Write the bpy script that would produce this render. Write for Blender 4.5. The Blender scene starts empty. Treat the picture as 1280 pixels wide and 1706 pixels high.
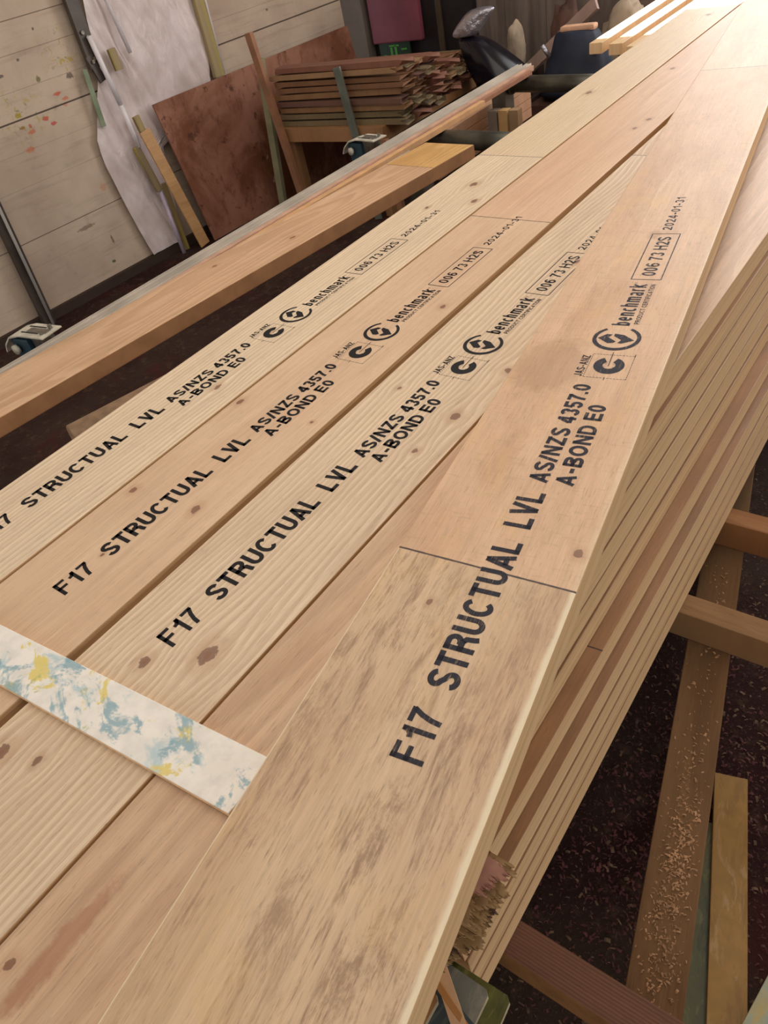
import bpy, bmesh, math, random
from mathutils import Vector, Matrix, noise as mnoise
from math import sin, cos, pi, radians, atan2

random.seed(7)
SC = bpy.context.scene
COL = SC.collection
# Coordinates below are metres with z = 0 on the upper face of the timber stack; LIFT puts the floor at world z = 0.
LIFT = 0.9
FZ = -0.9                                   # floor in stack coordinates

# ------------------------------------------------------------------ camera
def make_camera():
    f, pt, ro, ya = 1183.25, 0.71366624, -0.2518953, 0.79574515
    fw = Vector((-sin(ya)*cos(pt), cos(ya)*cos(pt), -sin(pt)))
    r0 = Vector((cos(ya), sin(ya), 0)); u0 = r0.cross(fw)
    r = cos(ro)*r0 + sin(ro)*u0; u = -sin(ro)*r0 + cos(ro)*u0
    cd = bpy.data.cameras.new('camera'); c = bpy.data.objects.new('camera', cd); COL.objects.link(c)
    m = Matrix((r, u, -fw)).transposed().to_4x4(); m.translation = Vector((0, 0, 0.5938+LIFT))
    c.matrix_world = m
    cd.sensor_fit = 'VERTICAL'; cd.sensor_height = 36; cd.sensor_width = 27; cd.lens = f/1706*36
    cd.clip_start = 0.02; cd.clip_end = 60
    SC.camera = c
make_camera()

# ------------------------------------------------------------------ light
SC.view_settings.view_transform = 'Standard'
SC.view_settings.look = 'None'
SC.view_settings.gamma = 1.0
SC.view_settings.use_curve_mapping = False
SC.view_settings.exposure = 0.12
w = bpy.data.worlds.new('world'); SC.world = w; w.use_nodes = True
w.node_tree.nodes['Background'].inputs[0].default_value = (1.0, 0.985, 0.96, 1)
w.node_tree.nodes['Background'].inputs[1].default_value = 1.05
def area(name, loc, target, sx, sy, power, col):
    l = bpy.data.lights.new(name, 'AREA'); l.shape = 'RECTANGLE'; l.size = sx; l.size_y = sy; l.energy = power; l.color = col
    o = bpy.data.objects.new(name, l); COL.objects.link(o); o.location = loc
    o.rotation_euler = (Vector(target)-Vector(loc)).to_track_quat('-Z', 'Y').to_euler()
    return o
# soft fill from above, an added area light under the closed ceiling
area('overhead_fill', (-0.9, 1.6, 3.0), (-0.9, 1.9, 0), 3.0, 3.6, 47, (1.0, 0.95, 0.88))
# daylight through the big doorway at the far end
area('doorway_light', (-0.4, 4.9, 2.0), (-0.6, 1.0, 0.9), 2.6, 2.2, 62, (0.98, 0.99, 1.0))
sd = bpy.data.lights.new('sun', 'SUN'); sd.energy = 30; sd.angle = 0.01; sd.color = (1, 0.95, 0.86)
so = bpy.data.objects.new('sun', sd); COL.objects.link(so)
so.rotation_euler = Vector((0.08, -1.0, -0.95)).to_track_quat('-Z', 'Y').to_euler()

# ------------------------------------------------------------------ node helpers
class NT:
    def __init__(s, name, rough=0.6, metal=0.0, spec=0.5):
        s.m = bpy.data.materials.new(name); s.m.use_nodes = True; s.t = s.m.node_tree
        s.b = s.t.nodes['Principled BSDF']; s.set('Roughness', rough); s.set('Metallic', metal); s.set('Specular IOR Level', spec)
    def set(s, k, v):
        if hasattr(v, 'is_linked') or isinstance(v, bpy.types.NodeSocket): s.t.links.new(v, s.b.inputs[k])
        elif isinstance(v, (tuple, list)): s.b.inputs[k].default_value = (*v[:3], 1)
        else: s.b.inputs[k].default_value = v
    def put(s, sock, v):
        if isinstance(v, bpy.types.NodeSocket): s.t.links.new(v, sock)
        elif isinstance(v, (tuple, list)):
            sock.default_value = (*v[:3], 1) if sock.type == 'RGBA' else tuple(v[:3])
        else: sock.default_value = v
    def math(s, op, a, b=None, c=None, clamp=False):
        n = s.t.nodes.new('ShaderNodeMath'); n.operation = op; n.use_clamp = clamp
        for i, v in enumerate((a, b, c)):
            if v is not None: s.put(n.inputs[i], v)
        return n.outputs[0]
    def mix(s, f, a, b, mode='MIX'):
        n = s.t.nodes.new('ShaderNodeMix'); n.data_type = 'RGBA'; n.blend_type = mode
        s.put(n.inputs[0], f); s.put(n.inputs[6], a); s.put(n.inputs[7], b)
        return n.outputs[2]
    def xyz(s, kind='Object'):
        c = s.t.nodes.new('ShaderNodeTexCoord').outputs[kind]
        n = s.t.nodes.new('ShaderNodeSeparateXYZ'); s.t.links.new(c, n.inputs[0]); return n.outputs[0], n.outputs[1], n.outputs[2]
    def comb(s, x, y, z=0.0):
        n = s.t.nodes.new('ShaderNodeCombineXYZ')
        for i, v in enumerate((x, y, z)): s.put(n.inputs[i], v)
        return n.outputs[0]
    def noise(s, v, scale=1.0, detail=3, rough=0.55, dist=0.0):
        n = s.t.nodes.new('ShaderNodeTexNoise'); n.inputs['Scale'].default_value = scale; n.inputs['Detail'].default_value = detail
        n.inputs['Roughness'].default_value = rough; n.inputs['Distortion'].default_value = dist; s.t.links.new(v, n.inputs['Vector']); return n.outputs[0]
    def rng(s, v, a, b, c=0.0, d=1.0, smooth=True):
        n = s.t.nodes.new('ShaderNodeMapRange'); n.clamp = True
        if smooth: n.interpolation_type = 'SMOOTHSTEP'
        s.put(n.inputs[0], v); s.put(n.inputs[1], a); s.put(n.inputs[2], b); s.put(n.inputs[3], c); s.put(n.inputs[4], d); return n.outputs[0]
    def bump(s, h, strength=0.3, dist=0.001):
        n = s.t.nodes.new('ShaderNodeBump'); n.inputs['Strength'].default_value = strength; n.inputs['Distance'].default_value = dist
        s.put(n.inputs['Height'], h); s.t.links.new(n.outputs[0], s.b.inputs['Normal'])

def srgb(h):
    h = h.lstrip('#'); v = [int(h[i:i+2], 16)/255 for i in (0, 2, 4)]
    return tuple(c/12.92 if c <= .04045 else ((c+.055)/1.055)**2.4 for c in v)
def scl(c, k): return tuple(min(1, x*k) for x in c)

def plain(name, col, rough=0.6, metal=0.0, var=0.12, scale=12, bump=0.0):
    n = NT(name, rough, metal); x, y, z = n.xyz(); v = n.noise(n.comb(x, y, z), scale, 5)
    n.set('Base Color', n.mix(n.rng(v, .3, .7), scl(col, 1-var), scl(col, 1+var)))
    if bump: n.bump(v, bump, .01)
    return n.m

def face_mat(name, light, dark, seed=0.0, rings=1.0, ringfreq=9.0, straight=26.0, segs=(), tints=(), knots=(), blotch=0.35, stain=None,
             stain_amt=0.0, rough=0.48, spec=.7, arris=False, weave=0.0, axis='x', dark2=None, bumpk=0.35, patches=()):
    """Veneer / timber face: grain runs along local Y, x across."""
    n = NT(name, rough, spec=spec); X, Y, Z = n.xyz()
    if axis == 'z': X, Z = Z, X                       # side faces read z as the across coordinate
    if axis == 'lenx': X, Y = Y, X                    # grain along local X
    seg = None
    for yj, sl in segs:
        d = n.math('GREATER_THAN', n.math('SUBTRACT', Y, n.math('MULTIPLY_ADD', X, sl, yj)), 0.0)
        seg = d if seg is None else n.math('ADD', seg, d)
    xs = X; kcols = []
    for (kx, ky, kr, el) in knots:
        dx = n.math('SUBTRACT', X, kx); dy = n.math('SUBTRACT', Y, ky)
        wob = n.noise(n.comb(X, Y, seed), 120, 2)
        d2 = n.math('ADD', n.math('POWER', n.math('DIVIDE', dx, kr), 2.0), n.math('POWER', n.math('DIVIDE', dy, kr*el), 2.0))
        d = n.math('ADD', n.math('SQRT', d2), n.math('MULTIPLY', n.math('SUBTRACT', wob, .5), .9))
        kcols.append(d)
        wgt = n.math('EXPONENT', n.math('MULTIPLY', d2, -0.10))
        xs = n.math('SUBTRACT', xs, n.math('MULTIPLY', n.math('MULTIPLY', dx, wgt), .8))
    sd = seed if seg is None else n.math('MULTIPLY_ADD', seg, 3.7, seed)
    low = n.noise(n.comb(n.math('MULTIPLY', xs, 5.0), n.math('MULTIPLY', Y, 0.9), sd), 1.0, 2, .45, .3)
    ph = n.math('ADD', n.math('MULTIPLY', low, ringfreq), n.math('MULTIPLY', xs, straight))
    ph = n.math('ADD', ph, n.math('MULTIPLY', n.noise(n.comb(n.math('MULTIPLY', xs, 60.0), n.math('MULTIPLY', Y, 6.0), sd), 1.0, 2), .35))
    sw = n.math('FRACT', ph)
    ring = n.math('MULTIPLY', n.rng(sw, 0.0, .75), n.rng(sw, 1.0, .86))
    fine = n.noise(n.comb(n.math('MULTIPLY', X, 620.0), n.math('MULTIPLY', Y, 9.0), sd), 1.0, 3, .6)
    fib = n.noise(n.comb(n.math('MULTIPLY', X, 130.0), n.math('MULTIPLY', Y, 3.0), sd), 1.0, 4, .6)
    blo = n.noise(n.comb(n.math('MULTIPLY', X, 11.0), n.math('MULTIPLY', Y, 3.2), sd), 1.0, 4, .6, .4)
    col = n.mix(n.math('MULTIPLY', ring, .42*rings), light, dark)
    col = n.mix(n.math('MULTIPLY', n.rng(blo, .42, .68), blotch), col, dark2 or scl(dark, .92))
    k = n.math('ADD', n.math('MULTIPLY', n.math('SUBTRACT', fib, .5), .42), n.math('MULTIPLY', n.math('SUBTRACT', fine, .5), .42))
    col = n.mix(1.0, col, n.comb(*[n.math('ADD', k, 1.0)]*3), 'MULTIPLY')
    pores = n.noise(n.comb(n.math('MULTIPLY', X, 480.0), n.math('MULTIPLY', Y, 42.0), sd), 1.0, 3, .7)
    col = n.mix(n.math('MULTIPLY', n.rng(pores, .56, .72), .42), col, scl(dark, .55))
    gl = n.noise(n.comb(n.math('MULTIPLY', X, 260.0), n.math('MULTIPLY', Y, 18.0), n.math('ADD', sd, 4.0)), 1.0, 3, .7)
    col = n.mix(n.math('MULTIPLY', n.rng(gl, .56, .72), .30), col, scl(light, 1.18))
    if tints:
        cur = None
        for i, t in enumerate(tints):
            if cur is None: cur = n.mix(0.0, t, t)
            else: cur = n.mix(n.math('GREATER_THAN', seg, i-.5), cur, t)
        col = n.mix(1.0, col, cur, 'MULTIPLY')
    if stain is not None and stain_amt:
        s1 = n.noise(n.comb(n.math('MULTIPLY', X, 34.0), n.math('MULTIPLY', Y, 9.0), seed+3.3), 1.0, 7, .78, .5)
        s2 = n.noise(n.comb(n.math('MULTIPLY', X, 6.0), n.math('MULTIPLY', Y, 3.0), seed+9.3), 1.0, 3, .5)
        s1 = n.math('ADD', s1, n.math('MULTIPLY', n.math('SUBTRACT', pores, .5), .35)); s1 = n.math('ADD', s1, n.math('MULTIPLY', n.math('SUBTRACT', fib, .5), .30))
        a = n.math('MULTIPLY', n.math('MULTIPLY', n.rng(s1, .44, .68), n.rng(s2, .28, .60, .25, 1.0)), stain_amt)
        if segs: a = n.math('MULTIPLY', a, n.math('SUBTRACT', 1.0, n.math('MULTIPLY', n.math('GREATER_THAN', seg, .5), .72)))
        col = n.mix(a, col, stain)
        s3 = n.noise(n.comb(n.math('MULTIPLY', X, 16.0), n.math('MULTIPLY', Y, 7.0), seed+19.3), 1.0, 4, .6, .5)
        col = n.mix(n.math('MULTIPLY', n.rng(s3, .52, .7), .30*stain_amt), col, srgb('#DDB267'))
    for (px, py, ra, rb, c, a) in patches:               # soft discoloured patch
        d = n.math('SQRT', n.math('ADD', n.math('POWER', n.math('DIVIDE', n.math('SUBTRACT', X, px), ra), 2.0), n.math('POWER', n.math('DIVIDE', n.math('SUBTRACT', Y, py), rb), 2.0)))
        d = n.math('ADD', d, n.math('MULTIPLY', n.math('SUBTRACT', n.noise(n.comb(X, Y, seed), 45, 4, .7), .5), 1.3))
        col = n.mix(n.math('MULTIPLY', n.rng(d, 1.15, .55), a), col, c)
    if arris:                                            # rubbed, paler right-hand corner of the near piece
        e = n.math('ADD', X, n.math('MULTIPLY', n.math('SUBTRACT', n.noise(n.comb(0, n.math('MULTIPLY', Y, 9.0), seed), 1.0, 4, .6), .5), .010))
        a = n.math('MULTIPLY', n.math('MAXIMUM', n.rng(e, .1915, .1965), n.rng(X, .0026, .0012)), n.math('SUBTRACT', 1.0, n.math('MULTIPLY', n.math('GREATER_THAN', seg, .5), .75)))
        col = n.mix(n.math('MULTIPLY', a, .7), col, srgb('#F0E0BE'))
    if weave:
        wv = n.noise(n.comb(n.math('MULTIPLY', X, 45.0), n.math('MULTIPLY', Y, 260.0), seed), 1.0, 2, .6)
        a = n.math('MULTIPLY', n.rng(wv, .54, .74), weave)
        if seg is not None: a = n.math('MULTIPLY', a, n.math('COMPARE', seg, 1.0, .4))
        col = n.mix(a, col, scl(dark, .62))
    for d in kcols:
        col = n.mix(n.math('MULTIPLY', n.rng(d, 2.2, .8), .30), col, srgb('#A8744A'))
        col = n.mix(n.math('MULTIPLY', n.rng(d, .78, .60), .75), col, srgb('#6A3E28'))
        col = n.mix(n.rng(d, .5, .15), col, srgb('#8B5E42'))
    hgt = n.math('ADD', n.math('MULTIPLY', fine, .6), n.math('MULTIPLY', ring, .5))
    for yj, sl in segs:
        e = n.math('ABSOLUTE', n.math('SUBTRACT', Y, n.math('MULTIPLY_ADD', X, sl, yj)))
        e = n.math('ADD', e, n.math('MULTIPLY', n.math('SUBTRACT', n.noise(n.comb(X, Y, 0), 90, 3), .5), .0012))
        col = n.mix(n.rng(e, .0017, .0007), col, srgb('#3E2416'))
    n.set('Base Color', col); n.bump(hgt, bumpk, .0012)
    return n.m

def edge_mat(name, light, dark, seed=0.0, ply=0.0034):
    """Laminated side: thin veneers seen edge-on, running along Y."""
    n = NT(name, .68, spec=.3); X, Y, Z = n.xyz()
    wob = n.math('MULTIPLY', n.math('SUBTRACT', n.noise(n.comb(0.0, n.math('MULTIPLY', Y, 2.0), seed), 1.0, 3), .5), .003)
    zz = n.math('DIVIDE', n.math('ADD', Z, wob), ply)
    idx = n.math('FLOOR', zz); fr = n.math('FRACT', zz)
    wn = n.t.nodes.new('ShaderNodeTexWhiteNoise'); wn.noise_dimensions = '2D'
    n.t.links.new(n.comb(idx, seed), wn.inputs['Vector'])
    lo = n.noise(n.comb(idx, n.math('MULTIPLY', Y, 1.6), seed), 1.0, 2)
    v = n.math('ADD', n.math('MULTIPLY', wn.outputs[0], .35), n.math('MULTIPLY', lo, .6))
    col = n.mix(n.rng(v, .2, 1.15), light, dark)
    fib = n.noise(n.comb(n.math('MULTIPLY', Z, 900.0), n.math('MULTIPLY', Y, 14.0), seed), 1.0, 3, .6)
    col = n.mix(1.0, col, n.comb(*[n.math('MULTIPLY_ADD', fib, .30, .85)]*3), 'MULTIPLY')
    line = n.math('MULTIPLY', n.rng(fr, .12, .0), n.rng(n.noise(n.comb(idx, n.math('MULTIPLY', Y, 3.0), seed+5), 1.0, 2), .42, .6))
    col = n.mix(n.math('MULTIPLY', line, .55), col, srgb('#54341F'))
    sp = n.noise(n.comb(n.math('MULTIPLY', Z, 220.0), n.math('MULTIPLY', Y, 55.0), seed+2), 1.0, 1)
    col = n.mix(n.rng(sp, .80, .86), col, srgb('#3A2114'))
    n.set('Base Color', col); n.bump(n.math('ADD', fib, n.math('MULTIPLY', line, -1.0)), .35, .001)
    return n.m

def paint_mat(name, base, marks, wood=None, seed=0.0, worn=.3, rough=.5, sx=30.0, sy=10.0):
    """Painted plywood offcut: base coat, coloured smears running across, worn spots showing wood."""
    n = NT(name, rough, spec=.4); X, Y, Z = n.xyz()
    col = n.mix(n.rng(n.noise(n.comb(X, Y, seed), 40, 4), .35, .7), base, scl(base, .86))
    for i, (c, lo, hi, am) in enumerate(marks):
        a = n.noise(n.comb(n.math('MULTIPLY', X, sx), n.math('MULTIPLY', Y, sy), seed+i*5.1), 1.0, 5, .68, .9)
        b = n.noise(n.comb(n.math('MULTIPLY', X, sx*4), n.math('MULTIPLY', Y, sy*2), seed+i*2.1), 1.0, 3, .7)
        col = n.mix(n.math('MULTIPLY', n.rng(n.math('ADD', a, n.math('MULTIPLY', n.math('SUBTRACT', b, .5), .3)), lo, hi), am), col, c)
    if wood:
        a = n.noise(n.comb(n.math('MULTIPLY', X, sx*3), n.math('MULTIPLY', Y, sy*2), seed+31), 1.0, 5, .75)
        col = n.mix(n.rng(a, 1-worn-.18, 1-worn), col, wood)
    n.set('Base Color', col); n.bump(n.noise(n.comb(X, Y, seed), 90, 4), .25, .001)
    return n.m

# ------------------------------------------------------------------ mesh helpers
def link(name, bm, mats, parent=None, smooth=False):
    me = bpy.data.meshes.new(name); bm.normal_update(); bm.to_mesh(me); bm.free()
    for m in (mats if isinstance(mats, (list, tuple)) else [mats]): me.materials.append(m)
    if smooth:
        for f in me.polygons: f.use_smooth = True
    o = bpy.data.objects.new(name, me); COL.objects.link(o)
    if parent: o.parent = parent
    return o
def tag(o, label=None, cat=None, group=None, kind=None):
    if label: o['label'] = label
    if cat: o['category'] = cat
    if group: o['group'] = group
    if kind: o['kind'] = kind
    return o
def empty(name, loc=(0, 0, 0), rot=(0, 0, 0)):
    o = bpy.data.objects.new(name, None); COL.objects.link(o); o.location = loc; o.rotation_euler = rot; o.empty_display_size = .05
    return o
def bx(bm, x0, x1, y0, y1, z0, z1, bevel=0.0, M=None, mi=None, segs=2):
    r = bmesh.ops.create_cube(bm, size=1.0); vs = r['verts']
    for v in vs: v.co = Vector(((x0+x1)/2+v.co.x*(x1-x0), (y0+y1)/2+v.co.y*(y1-y0), (z0+z1)/2+v.co.z*(z1-z0)))
    fs = set(f for v in vs for f in v.link_faces)
    if bevel:
        es = set(e for v in vs for e in v.link_edges)
        r = bmesh.ops.bevel(bm, geom=list(es), offset=bevel, segments=segs, profile=.6, affect='EDGES')
        fs = set(f for f in bm.faces if f.is_valid and f in r['faces']) | set(f for f in fs if f.is_valid)
        vs = list(set(v for f in fs for v in f.verts))
    if mi is not None:
        for f in fs: f.material_index = mi
    if M is not None:
        for v in vs: v.co = M @ v.co
    return vs
def by_normal(bm):
    bm.normal_update()
    for f in bm.faces:
        a = [abs(c) for c in f.normal]; k = a.index(max(a))
        f.material_index = {2: 0, 0: 1, 1: 2}[k]
def tube(bm, a, b, r, n=14, r2=None, caps=True):
    a, b = Vector(a), Vector(b); d = b-a
    M = Matrix.Translation((a+b)/2) @ d.to_track_quat('Z', 'Y').to_matrix().to_4x4()
    bmesh.ops.create_cone(bm, cap_ends=caps, segments=n, radius1=r, radius2=r if r2 is None else r2, depth=d.length, matrix=M)
def bar(bm, a, b, w, t, side=(1, 0, 0), bevel=.0015, mi=None):
    """rectangular bar from a to b; w along `side`, t across."""
    a, b = Vector(a), Vector(b); d = (b-a); y = d.normalized(); x = Vector(side); x = (x-y*x.dot(y)).normalized(); z = x.cross(y)
    M = Matrix((x, y, z)).transposed().to_4x4(); M.translation = a
    return bx(bm, -w/2, w/2, 0, d.length, -t/2, t/2, bevel, M, mi)

# ------------------------------------------------------------------ palette
TAN = srgb('#E0C19C'); TAN_D = srgb('#C29A72')
PALE = srgb('#E6CFB0'); PALE_D = srgb('#C8A47E')
PINK = srgb('#D9B795'); PINK_D = srgb('#BF9777')
GOLD = srgb('#D2A878'); GOLD_D = srgb('#A57747')
EDG = srgb('#E0BA8C'); EDG_D = srgb('#B98D5E')
def edge_pair(i): return edge_mat('laminated_edge_%d' % i, EDG, EDG_D, seed=i*1.7)
EDGES = [edge_pair(i) for i in range(4)]
END = plain('board_end_grain', srgb('#B98C5C'), .8, var=.2, scale=60)

# ------------------------------------------------------------------ the room
def wall_point(s, z, off=0.0):                      # the left wall runs 3 degrees off the timber
    th = radians(-3)
    return Vector((-3.99-sin(th)*s+cos(th)*off, 2.12+cos(th)*s+sin(th)*off, z))

def floor_material():
    n = NT('dusty_concrete_floor', .9, spec=.2); X, Y, Z = n.xyz(); v = n.comb(X, Y, Z)
    a = n.noise(v, 1.6, 4, .6); b = n.noise(v, 24, 6, .7); c = n.noise(v, 150, 3, .7)
    col = n.mix(n.rng(a, .38, .64), srgb('#2F1614'), srgb('#3E2E26'))
    col = n.mix(n.math('MULTIPLY', n.rng(b, .5, .72), .45), col, srgb('#6A5240'))
    col = n.mix(n.math('MULTIPLY', n.rng(c, .56, .75), .5), col, srgb('#8A6C50'))
    rd = n.noise(v, 5, 3, .6); col = n.mix(n.math('MULTIPLY', n.rng(rd, .56, .7), .55), col, srgb('#4E1E1E'))
    n.set('Base Color', col); n.bump(n.math('ADD', b, c), .6, .01); return n.m
bm = bmesh.new(); bx(bm, -7, 4.0, -2.6, 9, FZ-.1, FZ); tag(link('floor', bm, floor_material()), kind='structure')

def wall_material():
    n = NT('painted_panel_wall', .7, spec=.3); X, Y, Z = n.xyz()      # X along the wall, Z up
    v = n.comb(X, 0.0, Z)
    col = n.mix(n.rng(n.noise(v, 2.2, 5, .6), .3, .7), srgb('#D2BDA6'), srgb('#B9A28E'))
    col = n.mix(n.math('MULTIPLY', n.rng(n.noise(n.comb(n.math('MULTIPLY', X, 3.0), 0.0, n.math('MULTIPLY', Z, 30.0)), 1.0, 4, .6), .5, .7), .35), col, srgb('#9A8574'))
    col = n.mix(n.math('MULTIPLY', n.rng(n.noise(v, 9, 5, .7), .6, .74), .4), col, srgb('#8D7A66'))
    # overspray and paint smears, thickest around the bench area
    def zone(cx, cz, r): 
        return n.rng(n.math('SQRT', n.math('ADD', n.math('POWER', n.math('SUBTRACT', X, cx), 2.0), n.math('POWER', n.math('SUBTRACT', Z, cz), 2.0))), r, r*.2)
    z1 = zone(.33, .24, .17); z2 = zone(-.02, .05, .2)
    yl = n.rng(n.noise(v, 26, 4, .7, .6), .54, .64)
    col = n.mix(n.math('MULTIPLY', n.math('MULTIPLY', yl, n.math('MAXIMUM', z1, z2)), .75), col, srgb('#B39A3E'))
    gn = n.rng(n.noise(n.comb(X, 3.0, Z), 34, 4, .7, .4), .58, .66)
    col = n.mix(n.math('MULTIPLY', n.math('MULTIPLY', gn, n.math('MAXIMUM', z1, z2)), .6), col, srgb('#6F7D66'))
    for (cx, cz, ra, rb, c) in ((.22, .085, .022, .008, '#C8553A'), (.255, .055, .022, .008, '#CB7455'), (.24, .03, .012, .01, '#CF8A6E'), (.10, .0, .018, .012, '#C04A2E'), (.135, -.03, .018, .009, '#C23B2E'),
                            (-.0, -.03, .022, .009, '#C96E50'), (-.05, -.10, .03, .013, '#C57A55'), (.005, -.005, .01, .01, '#B9603E'), (.155, .17, .012, .014, '#6E6A35'), (-.03, .055, .018, .012, '#A69432'), (-.04, .0, .016, .008, '#8F6A2A'),
                            (.24, .37, .006, .006, '#4A4038'), (.33, .14, .02, .014, '#5F5048'), (.095, .27, .008, .006, '#5A5048'), (-.03, .23, .02, .008, '#59504A'),
                            (.12, -.78, .014, .008, '#2D4A22'), (.17, -.67, .006, .03, '#7A5436'), (.05, -.55, .06, .01, '#8A7868'), (.25, -.4, .02, .02, '#C4987C'), (1.80, .12, .01, .008, '#6A5548')):
        d = n.math('SQRT', n.math('ADD', n.math('POWER', n.math('DIVIDE', n.math('SUBTRACT', X, cx), ra), 2.0), n.math('POWER', n.math('DIVIDE', n.math('SUBTRACT', Z, cz), rb), 2.0)))
        d = n.math('ADD', d, n.math('MULTIPLY', n.math('SUBTRACT', n.noise(v, 60, 4, .7), .5), 2.2))
        col = n.mix(n.math('MULTIPLY', n.rng(d, 1.15, .75), .8), col, srgb(c))
    for (gx, gz, w_, a) in ((0, .035, .004, .9), (0, -.49, .0022, .8), (0, .43, .0022, .7), (0, .30, .0018, .45), (0, .155, .0015, .35), (0, -.25, .0012, .3), (0, -.10, .0012, .3), (0, -.62, .0012, .2)):
        e = n.math('ABSOLUTE', n.math('SUBTRACT', Z, n.math('ADD', gz, n.math('MULTIPLY', n.math('SUBTRACT', n.noise(n.comb(X, 0, 0), 2, 2), .5), .004))))
        col = n.mix(n.math('MULTIPLY', n.rng(e, w_*1.3, w_*.6), a), col, srgb('#3C2A1C'))
    n.set('Base Color', col); n.bump(n.noise(v, 14, 5, .6), .25, .01); return n.m
WALLM = wall_material()
o = empty('tmp'); bpy.data.objects.remove(o)
bm = bmesh.new(); bx(bm, -5.0, 2.48, 0, .1, FZ, 2.3)
wl = link('wall_left', bm, WALLM); wl.matrix_world = Matrix.Translation((-3.99, 2.12, 0)) @ Matrix.Rotation(radians(90-3), 4, 'Z')
tag(wl, kind='structure')
bm = bmesh.new(); bx(bm, -5.0, 2.48, -.004, .03, FZ, FZ+.05)
ob = link('base_strip_left', bm, plain('dark_base_brown', srgb('#3B2A20'), .8)); ob.matrix_world = wl.matrix_world @ Matrix.Translation((0, -.03, 0)); tag(ob, kind='structure')  # dark strip along the foot of the left wall

def sheet_wall():
    n = NT('grey_weathered_sheet', .75, spec=.3); X, Y, Z = n.xyz()
    v = n.noise(n.comb(n.math('MULTIPLY', X, 14.0), 0.0, n.math('MULTIPLY', Z, 1.5)), 1.0, 4, .6)
    col = n.mix(n.rng(v, .3, .7), srgb('#8A7B70'), srgb('#675B54'))
    e = n.math('ABSOLUTE', n.math('SUBTRACT', n.math('FRACT', n.math('DIVIDE', X, .3)), .5))
    col = n.mix(n.math('MULTIPLY', n.rng(e, .02, .006), .5), col, srgb('#4A403A'))
    n.set('Base Color', col); n.bump(v, .3, .01); return n.m
SH = sheet_wall()
bm = bmesh.new(); bx(bm, -6.5, -1.62, 5.05, 5.15, FZ, 2.3); tag(link('wall_back', bm, SH), kind='structure')
bm = bmesh.new(); bx(bm, -1.62, 3.9, 5.05, 5.15, 1.72, 2.3); tag(link('wall_back_header', bm, SH), kind='structure')  # unseen; its height is set for where the sun patch starts
bm = bmesh.new(); bx(bm, 1.2, 3.9, 5.05, 5.15, FZ, 1.72); tag(link('wall_back_right', bm, SH), kind='structure')
bm = bmesh.new(); bx(bm, -6.5, 3.9, -2.6, 5.15, 2.3, 2.4); tag(link('ceiling', bm, plain('ceiling_sheet', srgb('#9A9288'), .8)), kind='structure')  # unseen; added so that the sun enters only through the doorway

# ------------------------------------------------------------------ grade stamp (print on the boards)
def ink_mat(name, col, fade, seed):
    n = NT(name, .55, spec=.3); X, Y, Z = n.xyz()
    v = n.noise(n.comb(n.math('MULTIPLY', X, 420.0), n.math('MULTIPLY', Y, 60.0), seed), 1.0, 4, .7)
    g = n.noise(n.comb(X, Y, seed), 28, 3, .6)
    a = n.math('SUBTRACT', 1.0, n.math('MULTIPLY', n.rng(n.math('ADD', v, n.math('MULTIPLY', n.math('SUBTRACT', g, .5), .35)), .70-fade*.45, .86-fade*.30), .35+.5*fade))
    n.set('Base Color', col); n.set('Alpha', n.math('SUBTRACT', a, fade*.22)); return n.m

def _arc(cx, cy, rx, ry, a0, a1, n=9):
    return [(cx+rx*cos(radians(a0+(a1-a0)*i/n)), cy+ry*sin(radians(a0+(a1-a0)*i/n))) for i in range(n+1)]
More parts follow.
